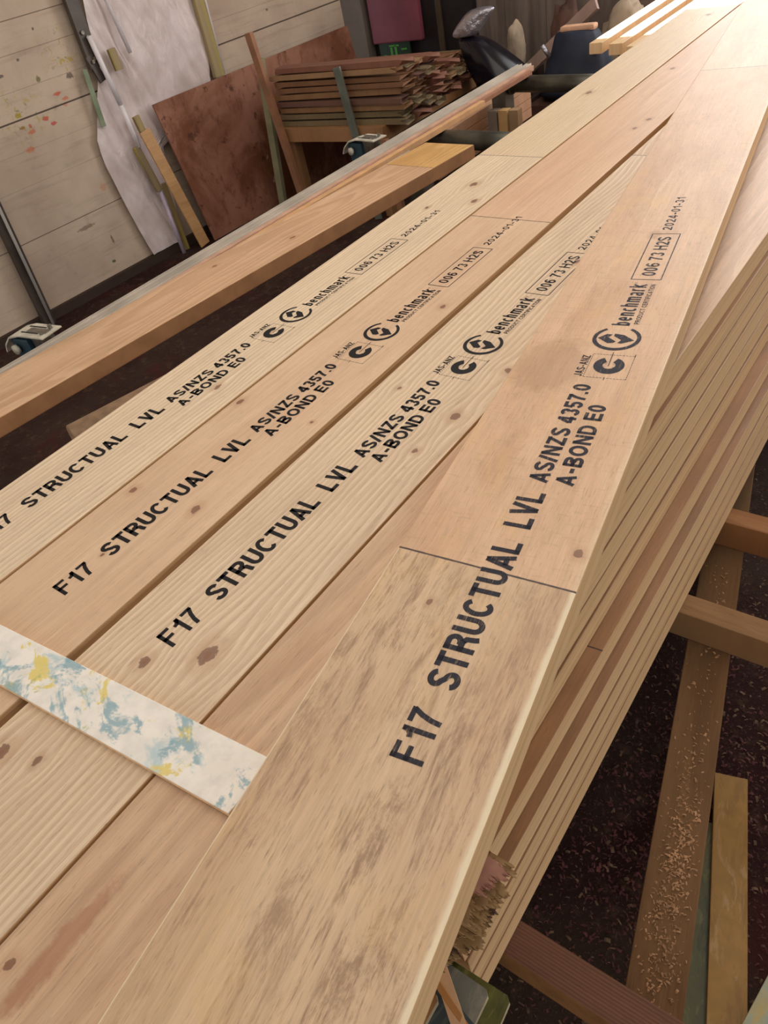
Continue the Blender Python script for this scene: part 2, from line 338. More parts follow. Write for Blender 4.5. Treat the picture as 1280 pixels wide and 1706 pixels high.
# bold grotesque letters as pen strokes: glyph -> (width, [centre-line strokes]); cap height 1, pen W
W = .185; h = W/2
GL = {
 'F': (.60, [[(h, 0), (h, 1)], [(0, 1-h), (.60, 1-h)], [(0, .52), (.54, .52)]]),
 'E': (.64, [[(h, 0), (h, 1)], [(0, 1-h), (.63, 1-h)], [(0, .52), (.58, .52)], [(0, h), (.64, h)]]),
 'L': (.60, [[(h, 0), (h, 1)], [(0, h), (.60, h)]]),
 'I': (.19, [[(h, 0), (h, 1)]]),
 'T': (.66, [[(.33, 0), (.33, 1)], [(0, 1-h), (.66, 1-h)]]),
 'H': (.72, [[(h, 0), (h, 1)], [(.72-h, 0), (.72-h, 1)], [(0, .52), (.72, .52)]]),
 'N': (.72, [[(h, 0), (h, 1)], [(.72-h, 0), (.72-h, 1)], [(h*1.05, .97), (.72-h*1.05, .03)]]),
 'Z': (.66, [[(.02, 1-h), (.65, 1-h)], [(0, h), (.66, h)], [(.54, .92), (.11, .08)]]),
 'V': (.72, [[(.095, 1), (.36, .02)], [(.625, 1), (.36, .02)]]),
 'A': (.76, [[(.095, 0), (.38, .98)], [(.665, 0), (.38, .98)], [(.19, .29), (.57, .29)]]),
 'U': (.70, [[(h, 1), (h, .34)]+_arc(.35, .34, .35-h, .34-h, 180, 360)+[(.70-h, .34), (.70-h, 1)]]),
 'J': (.52, [[(.52-h, 1), (.52-h, .28)]+_arc(.26, .28, .26-h, .28-h, 0, -180)]),
 'O': (.80, [_arc(.40, .5, .40-h, .5-h, 0, 360, 26)]),
 '0': (.58, [_arc(.29, .5, .29-h*.95, .5-h, 0, 360, 24)]),
 'C': (.74, [_arc(.39, .5, .39-h, .5-h, 42, 318, 22)]),
 'D': (.72, [[(h, 0), (h, 1)], [(0, 1-h), (.32, 1-h)]+_arc(.32, .5, .40-h, .5-h, 90, -90, 16)+[(.32, h), (0, h)]]),
 'B': (.70, [[(h, 0), (h, 1)], [(0, 1-h), (.38, 1-h)]+_arc(.38, .755, .26-h*.6, .245-h, 90, -90, 10)+[(.38, .51), (0, .51)], [(0, .51), (.40, .51)]+_arc(.40, .27, .30-h, .27-h*.9, 90, -90, 10)+[(.40, h), (0, h)]]),
 'P': (.66, [[(h, 0), (h, 1)], [(0, 1-h), (.36, 1-h)]+_arc(.36, .70, .30-h, .30-h, 90, -90, 10)+[(.36, .40+h*0), (0, .40)]]),
 'R': (.72, [[(h, 0), (h, 1)], [(0, 1-h), (.38, 1-h)]+_arc(.38, .725, .30-h, .275-h, 90, -90, 10)+[(.38, .47), (0, .47)], [(.42, .46), (.56, .38), (.60, .12), (.645, 0)]]),
 'S': (.68, [_arc(.335, .735, .25, .175, 12, 250, 16)+_arc(.345, .275, .25, .185, 80, -172, 16)]),
 '1': (.40, [[(.40-h, 0), (.40-h, 1)], [(.02, .71), (.17, .73), (.28, .84), (.31, .97)]]),
 '7': (.56, [[(0, 1-h), (.56, 1-h)], [(.50, .92), (.33, .62), (.22, .30), (.18, 0)]]),
 '4': (.60, [[(.43, 0), (.43, 1)], [(.60, .27), (.03, .27)], [(.07, .30), (.40, .95)]]),
 '2': (.58, [_arc(.285, .70, .20, .21, 175, -20, 12)+[(.36, .42), (.14, .17)], [(0, h), (.58, h)]]),
 '3': (.58, [_arc(.28, .735, .19, .175, 165, -75, 12), _arc(.28, .28, .20, .19, 80, -165, 12)]),
 '5': (.58, [[(.54, 1-h), (.12, 1-h), (.09, .50)], [(.09, .50)]+_arc(.28, .32, .20, .23, 120, -160, 14)]),
 '6': (.58, [_arc(.29, .32, .20, .235, 0, 360, 18), [(.09, .32)]+_arc(.30, .60, .21, .305, 175, 38, 10)]),
 '/': (.36, [[(.04, -.02), (.32, 1.02)]]), '-': (.40, [[(.03, .38), (.37, .38)]]), '.': (.19, [[(h, 0), (h, W)]]), ' ': (.22, []),
 # condensed lower case
 'b': (.42, [[(h, 0), (h, 1.32)], _arc(.21, .48, .21-h*.8, .48-h, 150, -150, 18)]),
 'e': (.42, [[(.05, .50), (.40, .50)], _arc(.21, .5, .21-h*.8, .5-h, 0, 320, 20)]),
 'n': (.42, [[(h, 0), (h, 1)], [(h, .70)]+_arc(.21, .70, .21-h*.9, .30-h, 170, 0, 10)+[(.42-h, 0)]]),
 'c': (.38, [_arc(.20, .5, .20-h*.8, .5-h, 48, 312, 20)]),
 'h': (.42, [[(h, 0), (h, 1.32)], [(h, .70)]+_arc(.21, .70, .21-h*.9, .30-h, 170, 0, 10)+[(.42-h, 0)]]),
 'm': (.68, [[(h, 0), (h, 1)], [(h, .75)]+_arc(.215, .75, .125, .25-h, 170, 0, 8)+[(.34, 0)], [(.34, .75)]+_arc(.465, .75, .125, .25-h, 170, 0, 8)+[(.59, 0)]]),
 'a': (.42, [_arc(.20, .74, .13, .17, 165, 0, 8)+[(.33, 0)], _arc(.19, .26, .12, .20, 60, 330, 14)]),
 'r': (.30, [[(h, 0), (h, 1)], [(h, .70)]+_arc(.25, .66, .16, .25, 170, 90, 6)+[(.31, .91)]]),
 'k': (.42, [[(h, 0), (h, 1.32)], [(.12, .48), (.38, 1.0)], [(.16, .56), (.40, 0)]]),
}
def stroke(add, pts, w):
    P = [Vector(p) for p in pts]; P = [p for i, p in enumerate(P) if i == 0 or (p-P[i-1]).length > 1e-5]; n = len(P)
    closed = (P[0]-P[-1]).length < 1e-4 and n > 3
    L, R = [], []
    for i, p in enumerate(P):
        if closed: a, b = P[i-1 if i else n-2], P[(i+1) if i < n-1 else 1]; d1 = (p-a).normalized(); d2 = (b-p).normalized()
        else: d1 = (p-P[i-1]).normalized() if i else (P[1]-p).normalized(); d2 = (P[i+1]-p).normalized() if i < n-1 else d1
        n1 = Vector((-d1.y, d1.x)); n2 = Vector((-d2.y, d2.x)); m = (n1+n2); m = m/max(.35, m.length**2/2) if m.length > 1e-4 else n1
        L.append(p+m*w/2); R.append(p-m*w/2)
    for i in range(n-1): add([L[i], L[i+1], R[i+1], R[i]])
def text_bm(bm, s, v0, v1, q0, q1, weight=1.0, gap=.12):
    """write s so that it fills v0..v1 along the board, cap tops at q0 and baseline at q1."""
    x = 0; jobs = []
    for ch in s:
        wd, st = GL[ch]; jobs.append((x, st)); x += wd+gap
    tot = x-gap; kx = (v1-v0)/tot; ky = q1-q0
    if s == 'benchmark': ky /= 1.32
    for gx, st in jobs:
        for pts in st:
            # the pen keeps its real width in both directions
            ax = [((gx+px)*kx, py*ky) for px, py in pts]
            ww = W*weight*(kx*ky)**.5
            def add(quad):
                vs = [bm.verts.new((q1-p.y, v0+p.x, 0)) for p in quad]; f = bm.faces.new(vs)
            stroke(add, ax, ww)
def poly(bm, pts):
    vs = [bm.verts.new((q, v, 0)) for q, v in pts]
    f = bm.faces.new(vs); f.normal_update()
    if f.normal.z < 0: f.normal_flip()
def line(bm, a, b, w):
    a, b = Vector(a), Vector(b); d = (b-a).normalized(); n = Vector((-d.y, d.x))*w/2
    poly(bm, [a+n, b+n, b-n, a-n])
def dashes(bm, a, b, w, on, off):
    a, b = Vector(a), Vector(b); L = (b-a).length; d = (b-a)/L; t = 0
    while t < L: line(bm, a+d*t, a+d*min(L, t+on), w); t += on+off
def arc(bm, c, ro_q, ro_v, w0, w1, a0, a1, n=40, taper=.0):
    out, inn = [], []
    for i in range(n+1):
        t = i/n; a = radians(a0+(a1-a0)*t); k = w0+(w1-w0)*sin(pi*t)
        if taper: k *= min(1, .35+t/taper, .35+(1-t)/taper)
        out.append((c[0]+ro_q*cos(a), c[1]+ro_v*sin(a))); inn.append((c[0]+(ro_q-k)*cos(a), c[1]+(ro_v-k)*sin(a)))
    for i in range(n): poly(bm, [out[i], out[i+1], inn[i+1], inn[i]])

def stamp_mesh(worn_date=False):
    bm = bmesh.new(); B = 1.12
    text_bm(bm, 'F17', 0, .051, -.011, .020, .95, .17)
    text_bm(bm, 'STRUCTUAL', .076, .268, -.011, .020, B)
    text_bm(bm, 'LVL', .291, .350, -.011, .020, B)
    text_bm(bm, 'AS/NZS 4357.0', .368, .571, -.008, .015, B)
    text_bm(bm, 'A-BOND E0', .369, .528, .023, .045, B)
    text_bm(bm, 'JAS-ANZ', .590, .643, -.0155, -.004, 1.0)
    c = (.025, .621)                                            # thick C mark, open towards the far end
    arc(bm, c, .0205, .0205, .0115, .0125, 118, 118+308, 40)
    line(bm, (c[0]-.0005, c[1]-.002), (c[0]-.0015, c[1]+.034), .0012)
    for dv, dq in ((.004, .004), (.004, -.004), (-.004, .005), (-.003, -.005)): line(bm, (c[0]+dq, c[1]+dv), (c[0]+dq*1.6, c[1]+dv), .0007)
    q0, q1, v0, v1 = -.002, .054, .590, .648
    dashes(bm, (q0, v0), (q1, v0), .0009, .0028, .0016); dashes(bm, (q0, v1), (q1, v1), .0009, .0028, .0016)
    dashes(bm, (q0, v0), (q0, v1), .0009, .0028, .0016); dashes(bm, (q1, v0), (q1, v1), .0009, .0028, .0016)
    line(bm, (q1, v1-.002), (q1, v1+.004), .0012); line(bm, ((q0+q1)/2, v0-.005), ((q0+q1)/2, v0+.002), .0009)
    c = (.019, .692)                                            # logo: ring open where the lettering starts
    arc(bm, c, .0335, .0325, .0048, .0068, 126, 126+296, 60)
    L = lambda pts: poly(bm, [(c[0]+a, c[1]+b) for a, b in pts])
    L([(-.0262, -.001), (-.0156, .0106), (-.0076, .0100), (-.0118, .0019), (.0006, -.0085), (-.0020, -.0125), (-.0097, -.0143)])
    L([(-.0050, .0125), (.0087, .0102), (.0250, -.0030), (.0090, -.0135), (.0035, -.0122), (.0072, -.0040), (-.0050, .0062)])
    text_bm(bm, 'benchmark', .728, .856, .003, .0285, .95, .12)
    arc(bm, (.0105, .860), .002, .002, .0006, .0006, 0, 360, 10)
    text_bm(bm, 'PRODUCT CERTIFICATION', .734, .857, .0335, .0410, .9)
    q0, q1, v0, v1 = 0, .045, .873, 1.043
    for a, b in (((q0, v0), (q1, v0)), ((q0, v1), (q1, v1)), ((q0, v0), (q0, v1)), ((q1, v0), (q1, v1))): line(bm, a, b, .0017)
    text_bm(bm, '006 73 H2S', .886, 1.030, .0120, .0340, .88, .12)
    text_bm(bm, '2024-01-31', 1.058, 1.203, .0120, .0280, .8, .13)
    bm.normal_update()
    for f in bm.faces:
        if f.normal.z < 0: f.normal_flip()
    return bm
sbm = stamp_mesh(); STAMP = bpy.data.meshes.new('grade_stamp'); sbm.to_mesh(STAMP); sbm.free(); STAMP.materials.append(None)
INKS = [ink_mat('black_ink', srgb('#141011'), .05, 1.0), ink_mat('black_ink_worn', srgb('#161214'), .14, 2.0), ink_mat('faded_blue_black_ink', srgb('#23222E'), .42, 3.0)]
def add_stamp(board, u, v, rot, ink):
    me = STAMP.copy(); me.materials[0] = INKS[ink]
    o = bpy.data.objects.new('grade_stamp', me); COL.objects.link(o); o.parent = board
    o.location = (u, v, .00025); o.rotation_euler = (0, 0, rot)
    return o

# ------------------------------------------------------------------ timber boards
def board(name, w, L, t, mats, bevel=.0016, parent=None):
    """origin at the top face's left near corner; x across, y along, z down."""
    bm = bmesh.new(); bx(bm, 0, w, 0, L, -t, 0, bevel); by_normal(bm)
    return link(name, bm, mats, parent)
YN = -1.5                                                       # near ends of the upper boards
K = lambda x0, pts: [(x-x0, y-YN, r, e) for x, y, r, e in pts]
xa, xb, xc, xe = -1.0949, -.8946, -.6781, -.4762
mA = face_mat('pale_ribbed_veneer', PALE, srgb('#BE9A76'), 1.3, 1.05, 6.0, 105.0, segs=[(1.751-YN, -.07)], tints=[(1, 1, 1), (.97, .95, .90)], blotch=.12, bumpk=.5,
              knots=K(xa, [(-1.00, .80, .007, 1.5), (-.93, 1.45, .010, 1.6), (-.99, 1.55, .012, 1.5), (-1.03, 1.40, .007, 1.4), (-.955, .62, .007, 1.5), (-1.02, 2.28, .012, 1.8), (-.97, 3.2, .013, 1.6)]))
mB = face_mat('pinkish_plain_veneer', PINK, PINK_D, 5.1, .45, 7.0, 12.0, segs=[(1.372-YN, -.05)], tints=[(1, 1, 1), (1.02, .97, .95)], blotch=.32, dark2=srgb('#C49A78'),
              knots=K(xb, [(-.873, .362, .0075, 1.3), (-.744, .373, .0085, 1.3), (-.881, .601, .008, 1.3), (-.72, .60, .0045, 1.2), (-.80, .25, .004, 1.2), (-.74, 2.02, .009, 1.4), (-.72, .98, .007, 1.3), (-.78, 1.20, .006, 1.2), (-.75, 1.95, .008, 1.5), (-.85, 2.5, .010, 1.5), (-.76, 2.7, .009, 1.5)]))
mC = face_mat('figured_pine_veneer', srgb('#E2C8A8'), srgb('#B38E6A'), 2.2, 1.0, 15.0, 95.0, segs=[(1.757-YN, -.07)], tints=[(1, 1, 1), (.98, .95, .93)], blotch=.18, bumpk=.5,
              knots=K(xc, [(-.597, .162, .0090, 1.3), (-.536, .205, .0135, 1.5), (-.500, .826, .0085, 1.2), (-.514, .693, .010, 1.2), (-.524, .602, .006, 1.2), (-.639, .727, .005, 1.1), (-.602, .021, .0065, 1.2), (-.648, .004, .011, 1.4), (-.522, -.13, .006, 1.2), (-.56, 1.2, .007, 1.5)]))
mE = face_mat('brown_streaked_veneer', srgb('#D4B18E'), srgb('#A98262'), 7.7, .75, 8.0, 30.0, blotch=.4, dark2=srgb('#AC7C56'),
              knots=K(xe, [(-.455, -.10, .006, 1.3), (-.35, 1.05, .008, 1.5), (-.37, .98, .012, 1.6), (-.33, 1.12, .006, 1.2), (-.36, 1.25, .007, 1.2), (-.32, 1.02, .005, 1.2)]),
              patches=[(.048, YN*-1-.07, .012, .075, srgb('#9A5B36'), .55), (.03, -YN-.16, .03, .03, srgb('#8A6748'), .4)])
LB = 5.9
A = board('lvl_board', .1968, LB, .045, [mA, EDGES[0], END]); A.location = (xa-.0005, YN, 0)
tag(A, 'pale ribbed structural board, leftmost of the four stamped boards, beside the dark gap', 'timber board', 'stamped structural boards on top of the stack')
B = board('lvl_board', .1995, LB, .045, [mB, EDGES[1], END]); B.location = (xb+.0015, YN, -.0004)
tag(B, 'pinkish plain structural board, second from the left, ahead of the wide dark gap', 'timber board', 'stamped structural boards on top of the stack')
Cb = board('lvl_board', .1985, LB, .045, [mC, EDGES[2], END]); Cb.location = (xc, YN, 0)
tag(Cb, 'wavy-grained structural board with knots, third from the left, beneath the painted slat', 'timber board', 'stamped structural boards on top of the stack')
Eb = board('lvl_board', .1965, LB, .045, [mE, EDGES[3], END]); Eb.location = (xe, YN, -.001)
tag(Eb, 'brown streaked unprinted board lying partly under the skewed top board', 'timber board')
add_stamp(A, .0752, .184-YN, -.008, 0); add_stamp(B, .0905, .178-YN, -.006, 0); add_stamp(Cb, .0765, .192-YN, -.006, 1)

# the skewed board lying across the top
TD = .0435
mD = face_mat('blotchy_brown_veneer', srgb('#DBBC9A'), srgb('#BB9676'), 4.4, .35, 5.0, 10.0, segs=[(1.8069, -.033), (3.647, -.075)],
              tints=[(.90, .86, .80), (.98, .88, .82), (1.0, .97, .95)], blotch=.35, dark2=srgb('#B98C64'), stain=srgb('#87603F'), stain_amt=.78, weave=.22, arris=True,
              knots=[(.187, 1.851, .0070, 1.15), (.066, 1.745, .0042, 1.4)], patches=[(.048, 2.19, .06, .075, srgb('#A57C58'), .45), (.10, 2.62, .012, .02, srgb('#A77A50'), .5)])
D = board('lvl_board', .2, 5.6, TD, [mD, EDGES[1], END], .0022)
aD, sD = -.1525, .0053; vN = -1.4
D.matrix_world = Matrix.Translation((-.5721*.5938, 0, .0452)) @ Matrix.Rotation(-aD, 4, 'Z') @ Matrix.Rotation(sD, 4, 'X') @ Matrix.Translation((0, vN, 0))
tag(D, 'top board lying skewed across the stack, faded blue-black print, brown stained near end', 'timber board')
add_stamp(D, .0985+.0155, .180-vN, .0165, 2)

# layers below: every board of the right-hand column is seen from the side
mL = [face_mat('painted_shade_face_%d' % i, srgb('#9A6E46'), srgb('#74502F'), 11+i*3.1, .5, 6, 14, blotch=.4) for i in range(2)]  # shade on the ledges is put into these darker brown faces
LAY = [(2, -.2725, .200), (3, -.2710, .203), (4, -.2690, .205), (5, -.2680, .207), (6, -.2650, .206), (7, -.2430, .020), (8, -.2280, .168), (9, -.2255, .170), (10, -.2240, .172), (11, -.2225, .175)]
DESC = {2: 'second board down the right side, directly under the brown streaked board', 3: 'third structural board down the right side of the stack', 4: 'fourth structural board down the right side of the stack',
        5: 'fifth structural board down the right side of the stack', 6: 'sixth structural board down the right side, overhanging nothing above the widest ledge', 7: 'seventh board down whose jutting top ledge shows a dark joint',
        8: 'eighth board down, the second one that steps out on the right side', 9: 'ninth structural board down the right side of the stack', 10: 'tenth board down, next to lowest on the right side of the stack', 11: 'lowest board on the right side, resting on the wooden bearers'}
DESC[6] = 'sixth structural board down the right side, just above the widest ledge'
mJ = face_mat('painted_shade_jointed_face', srgb('#A87A50'), srgb('#7C5634'), 17.0, .5, 6, 14, blotch=.4, segs=[(.555, .08)])  # ledge shade put into the colour here too
for k, X, yn in LAY:
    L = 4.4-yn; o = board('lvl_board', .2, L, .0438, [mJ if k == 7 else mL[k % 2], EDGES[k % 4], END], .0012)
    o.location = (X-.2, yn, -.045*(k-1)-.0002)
    tag(o, DESC[k], 'timber board')
proto = None
for k in range(2, 12):
    for c, X in enumerate((-1.094, -.890, -.682)):
        if proto is None:
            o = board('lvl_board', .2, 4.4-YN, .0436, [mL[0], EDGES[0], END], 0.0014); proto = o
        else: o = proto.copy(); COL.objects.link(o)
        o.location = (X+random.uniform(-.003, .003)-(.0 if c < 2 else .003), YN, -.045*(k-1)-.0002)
        tag(o, 'structural board inside the stack, covered by the printed boards above it', 'timber board', 'boards buried inside the stack')

# painted slat lying across the boards
M_SL = paint_mat('white_painted_plywood', srgb('#F4ECE0'), [(srgb('#A9C6CC'), .54, .66, .7), (srgb('#6C97AA'), .61, .70, .8), (srgb('#E3CB62'), .585, .64, .85), (srgb('#F0E8DA'), .55, .62, .8), (srgb('#7FA7B2'), .60, .68, .8), (srgb('#A9B070'), .64, .70, .6), (srgb('#2E3034'), .735, .75, .95)], seed=5.0, sx=11.0, sy=17.0)
PLYE = plain('raw_plywood_edge', srgb('#E2BD90'), .8, var=.15, scale=90)
bm = bmesh.new(); Lx = .62; pts = [(0, 0), (Lx, 0), (Lx+.009, .0595), (0, .0595)]
vt = [bm.verts.new((x, y, .0)) for x, y in pts]; vb = [bm.verts.new((x, y, -.0085)) for x, y in pts]
bm.faces.new(vt); bm.faces.new(vb[::-1])
for i in range(4): f = bm.faces.new((vt[i], vb[i], vb[(i+1) % 4], vt[(i+1) % 4])); f.material_index = 1
bmesh.ops.bevel(bm, geom=bm.edges[:], offset=.0007, segments=1, affect='EDGES'); bmesh.ops.recalc_face_normals(bm, faces=bm.faces)
sl = link('painted_batten', bm, [M_SL, PLYE])
aS = atan2(.146-.103, -.383+.808)
sl.location = (-.3765-Lx*cos(aS)-.001, .0875-Lx*sin(aS), .0088); sl.rotation_euler = (0, 0, aS)
tag(sl, 'white plywood slat smeared with blue and yellow paint lying across the boards', 'slat')

# ------------------------------------------------------------------ bearers, rail and legs
mBR = face_mat('orange_grained_timber', srgb('#9E7048'), srgb('#734626'), 21.0, .9, 7, 22, spec=.25, axis='lenx', rough=.7)
mBR2 = face_mat('dull_bearer_timber', srgb('#98744F'), srgb('#6C4A2E'), 25.0, .7, 7, 20, spec=.25, axis='lenx', rough=.75)
mBR3 = face_mat('ribbed_bearer_timber', srgb('#7A5440'), srgb('#50342A'), 27.0, 1.3, 3, 230, spec=.25, axis='lenx', rough=.75)
mBS = plain('bearer_side_timber', srgb('#7F5428'), .8, var=.2, scale=20)
def bearer(y, wd, h, x0, x1, mats, label, ang=0.0):
    bm = bmesh.new(); bx(bm, 0, x1-x0, 0, wd, -h, 0, .002)
    bm.normal_update()
    for f in bm.faces: f.material_index = 1 if abs(f.normal.y) > .7 else 0
    o = link('bearer', bm, mats); o.location = (x0, y, -.4952); o.rotation_euler = (0, 0, ang); tag(o, label, 'timber bearer'); return o
bearer(1.150, .046, .068, -1.25, .80, [mBR, mBR], 'orange grained timber bearer jutting right from under the stack, farthest of three')
bearer(.888, .048, .068, -1.25, .80, [mBR2, mBR2], 'dull brown timber bearer jutting right from under the stack, middle one')
bearer(.207, .049, .068, -1.25, .65, [mBR3, mBS], 'ribbed dark timber bearer under the near end of the stack', radians(1.2))
mRail = face_mat('dusty_rail_timber', srgb('#78593C'), srgb('#5A422C'), 31.0, .25, 4, 9, rough=.85, spec=.2, blotch=.5)
rt = empty('support_rail', (0, 0, 0))
tag(rt, 'long dusty brown timber rail covered in wood shavings below the bearers', 'rail')
def rail(parent, x0, y0, x1, y1, wd, z, th):
    d = Vector((x1-x0, y1-y0)); bm = bmesh.new(); bx(bm, 0, wd, 0, d.length, -th, 0, .002)
    o = link('beam', bm, mRail, parent); o.location = (x0, y0, z); o.rotation_euler = (0, 0, atan2(-d.x, d.y)); return o
# edge line measured from (-.069,.27) to (-.215,.95) at z -.468
rail(rt, -.0458, .125, -.3214, 1.4816, .0746, -.5640, .045)
for t in (.03, .52, .97):
    bm = bmesh.new(); x = -.0458+(-.2756)*t+.034; y = .125+1.3566*t
    bx(bm, x-.03, x+.03, y-.03, y+.03, FZ, -.6092, .002); link('leg', bm, mRail, rt)
rt2 = empty('support_rail'); tag(rt2, 'timber rail carrying the left half of the stack, hidden in the shade', 'rail')
rail(rt2, -1.08, .125, -1.10, 1.48, .0746, -.5640, .045)
for t in (.03, .97):
    bm = bmesh.new(); bx(bm, -1.07, -1.01, .135+1.27*t, .195+1.27*t, FZ, -.6092, .002); link('leg', bm, mRail, rt2)
# far trestle
rt3 = empty('far_trestle'); tag(rt3, 'timber trestle under the far end of the stack', 'trestle')
bm = bmesh.new(); bx(bm, -1.2, 0.0, 3.3, 3.36, -.563, -.4955, .002); link('beam', bm, mRail, rt3)
for x in (-1.1, -.2):
    bm = bmesh.new(); bx(bm, x, x+.06, 3.3, 3.36, FZ, -.563, .002); link('leg', bm, mRail, rt3)

def shavings(name, n, fn, mat, size, label, cat):
    bm = bmesh.new()
    for i in range(n):
        p = Vector(fn()); a = random.uniform(0, 2*pi); L = size*random.uniform(.4, 1.5); wd = L*random.uniform(.10, .3)
        d = Vector((cos(a), sin(a), random.uniform(-.12, .25))); s = Vector((-sin(a), cos(a), random.uniform(-.5, .5))).normalized()*wd
        curl = random.uniform(.05, .35)*L; pr = None
        for j in range(4):
            t = j/3; c = p+d*L*t+Vector((0, 0, curl*sin(pi*t)+.0006)); q = (bm.verts.new(c-s), bm.verts.new(c+s))
            if pr: bm.faces.new((pr[0], q[0], q[1], pr[1]))
            pr = q
    return tag(link(name, bm, mat), label, cat, kind='stuff')
MSH = plain('shaving_wood', srgb('#A8805C'), .8, var=.25, scale=40)
MSH2 = plain('floor_sawdust', srgb('#6E5440'), .9, var=.35, scale=30)
MSH3 = plain('reddish_sawdust', srgb('#5E3430'), .9, var=.35, scale=30)
dv = Vector((-.253, 1.245)).normalized(); nv = Vector((dv.y, -dv.x))
def on_rail():
    while True:
        t = random.gauss(.30, .10) if random.random() < .7 else random.uniform(.05, .9); u = random.gauss(.036, .012)
        if not .004 < u < .064: continue
        if .0 < t < 1.2: break
    p = Vector((-.0458, .125))+dv*t*1.09+nv*u*1.09; return (p.x, p.y, -.5638)
shavings('wood_shavings', 900, on_rail, MSH, .0042, 'pale curled wood shavings scattered on the long dusty rail', 'shavings')
shavings('floor_shavings', 9000, lambda: (random.uniform(-.6, 1.2), random.uniform(.1, 3.4), FZ), MSH2, .008, 'brown sawdust and shavings spread over the dark floor', 'sawdust')
shavings('red_floor_sawdust', 2600, lambda: (random.gauss(-.15, .14), random.gauss(.65, .25), FZ), MSH3, .007, 'reddish sawdust on the floor between stack and rail', 'sawdust')

# ------------------------------------------------------------------ slats used as packing, with ragged ends
SLM = [paint_mat('old_ply_olive', srgb('#5C5A2C'), [(srgb('#7E7A3C'), .5, .65, .7), (srgb('#37401F'), .52, .66, .8)], seed=2.0, rough=.35),
       paint_mat('old_ply_grey', srgb('#7C7C72'), [(srgb('#9A9484'), .5, .64, .7), (srgb('#6B5A3A'), .58, .7, .6)], seed=4.0, rough=.4),
       paint_mat('old_ply_blue_grey', srgb('#4A5558'), [(srgb('#6F7468'), .5, .66, .6), (srgb('#6A5A34'), .6, .7, .6)], seed=6.0, rough=.35),
       paint_mat('old_ply_tan', srgb('#A87F54'), [(srgb('#C39C6C'), .5, .66, .6)], seed=8.0),
       paint_mat('old_ply_red', srgb('#B02A22'), [(srgb('#8E1E1A'), .5, .66, .6)], seed=9.0, rough=.35)]
RAG = face_mat('splintered_ply', srgb('#A98658'), srgb('#785632'), 41.0, .6, 4, 20, axis='lenx', rough=.8)
RAGP = plain('pink_splintered_ply', srgb('#B98470'), .75, var=.15, scale=50)
RAGD = plain('dark_splintered_ply', srgb('#5C4432'), .8, var=.25, scale=50)
def ragged(L, wd, t, seed, mats, rag=.014):
    """slat along local x ending in torn fibres at +x"""
    R = random.Random(seed); bm = bmesh.new(); n = 26
    for lay in range(4):
        z1 = -t*lay/4; z0 = -t*(lay+1)/4+.0002; off = R.uniform(-.007, .007)
        ends = []; cur = 0
        for _ in range(n): cur = cur*.75+R.uniform(-rag, rag)*.45; ends.append(L+off+cur)
        for i in range(n):
            y0, y1 = wd*i/n, wd*(i+1)/n; e = ends[i]; tip = R.uniform(-.002, .002)
            v = [bm.verts.new(p) for p in ((0, y0, z1), (e-.003, y0, z1), (e, (y0+y1)/2, z1+tip), (e-.004, y1, z1), (0, y1, z1))]
            b = [bm.verts.new(p) for p in ((0, y0, z0), (e-.003, y0, z0), (e-.001, (y0+y1)/2, z0+tip), (e-.004, y1, z0), (0, y1, z0))]
            bm.faces.new(v); bm.faces.new(b[::-1])
            for k in range(5): bm.faces.new((v[k], b[k], b[(k+1) % 5], v[(k+1) % 5]))
            for f in bm.faces[-7:] if False else []: pass
    return bm
zt = -.0475; tS = .0118
top_y = .131
nS = 20
labels_s = {0: 'pink-topped splintered slat, uppermost of the torn ends beside the skewed board'}
for i in range(nS):
    z = zt - i*tS
    if z - tS < -.2698: break
    mt = RAGP if i == 0 else (RAGD if i in (4, 5, 8) else RAG)
    bm = ragged(.300-.0036*i-(.012 if i == 0 else 0), .063 if i else .030, tS-.0006, i, mt)
    o = link('splintered_offcut', bm, [mt]); tw = random.uniform(-.05, .05)
    o.location = (-.462+random.uniform(-.006, .006), top_y+(.031 if i == 0 else -.0006*i)+random.uniform(-.004, .004), z); o.rotation_euler = (0, 0, .02+tw*.5)
    tag(o, labels_s.get(i, 'splintered plywood slat with torn end, packed between skewed board and lower boards'), 'slat', None if i == 0 else 'splintered slats packed in the stack')

def slat(L, wd, t, mats, clip=.012):
    """slat along local x, right-hand corners clipped"""
    pts = [(0, 0), (L-clip, 0), (L, clip), (L, wd-clip*.4), (L-clip*.4, wd), (0, wd)]
    bm = bmesh.new(); vt = [bm.verts.new((x, y, 0)) for x, y in pts]; vb = [bm.verts.new((x, y, -t)) for x, y in pts]
    bm.faces.new(vt); bm.faces.new(vb[::-1])
    for i in range(6): f = bm.faces.new((vt[i], vb[i], vb[(i+1) % 6], vt[(i+1) % 6])); f.material_index = 1
    bmesh.ops.recalc_face_normals(bm, faces=bm.faces)
    return link('plywood_offcut', bm, mats)
PALEE = plain('pale_ply_rim', srgb('#B9A888'), .7, var=.2, scale=60)
spec = [  # x_end, y0(near), z, angle, width, mat, label
    (-.152, .096, -.300, .06, .060, 0, 'olive green slat with clipped corners poking out under the stack'),
    (-.1735, .0905, -.289, .03, .056, 1, 'grey painted slat lying on the olive slat near the bottom edge'),
    (-.172, .062, -.276, -.22, .048, 2, 'blue-grey slat slanting over the grey slat near the bottom edge'),
    (-.211, .064, -.2645, .0, .046, 3, 'tan slat with a pale rim at the bottom edge beside the skewed board'),
    (-.192, .040, -.2885, .0, .045, 4, 'red painted slat end at the bottom edge of the picture')]
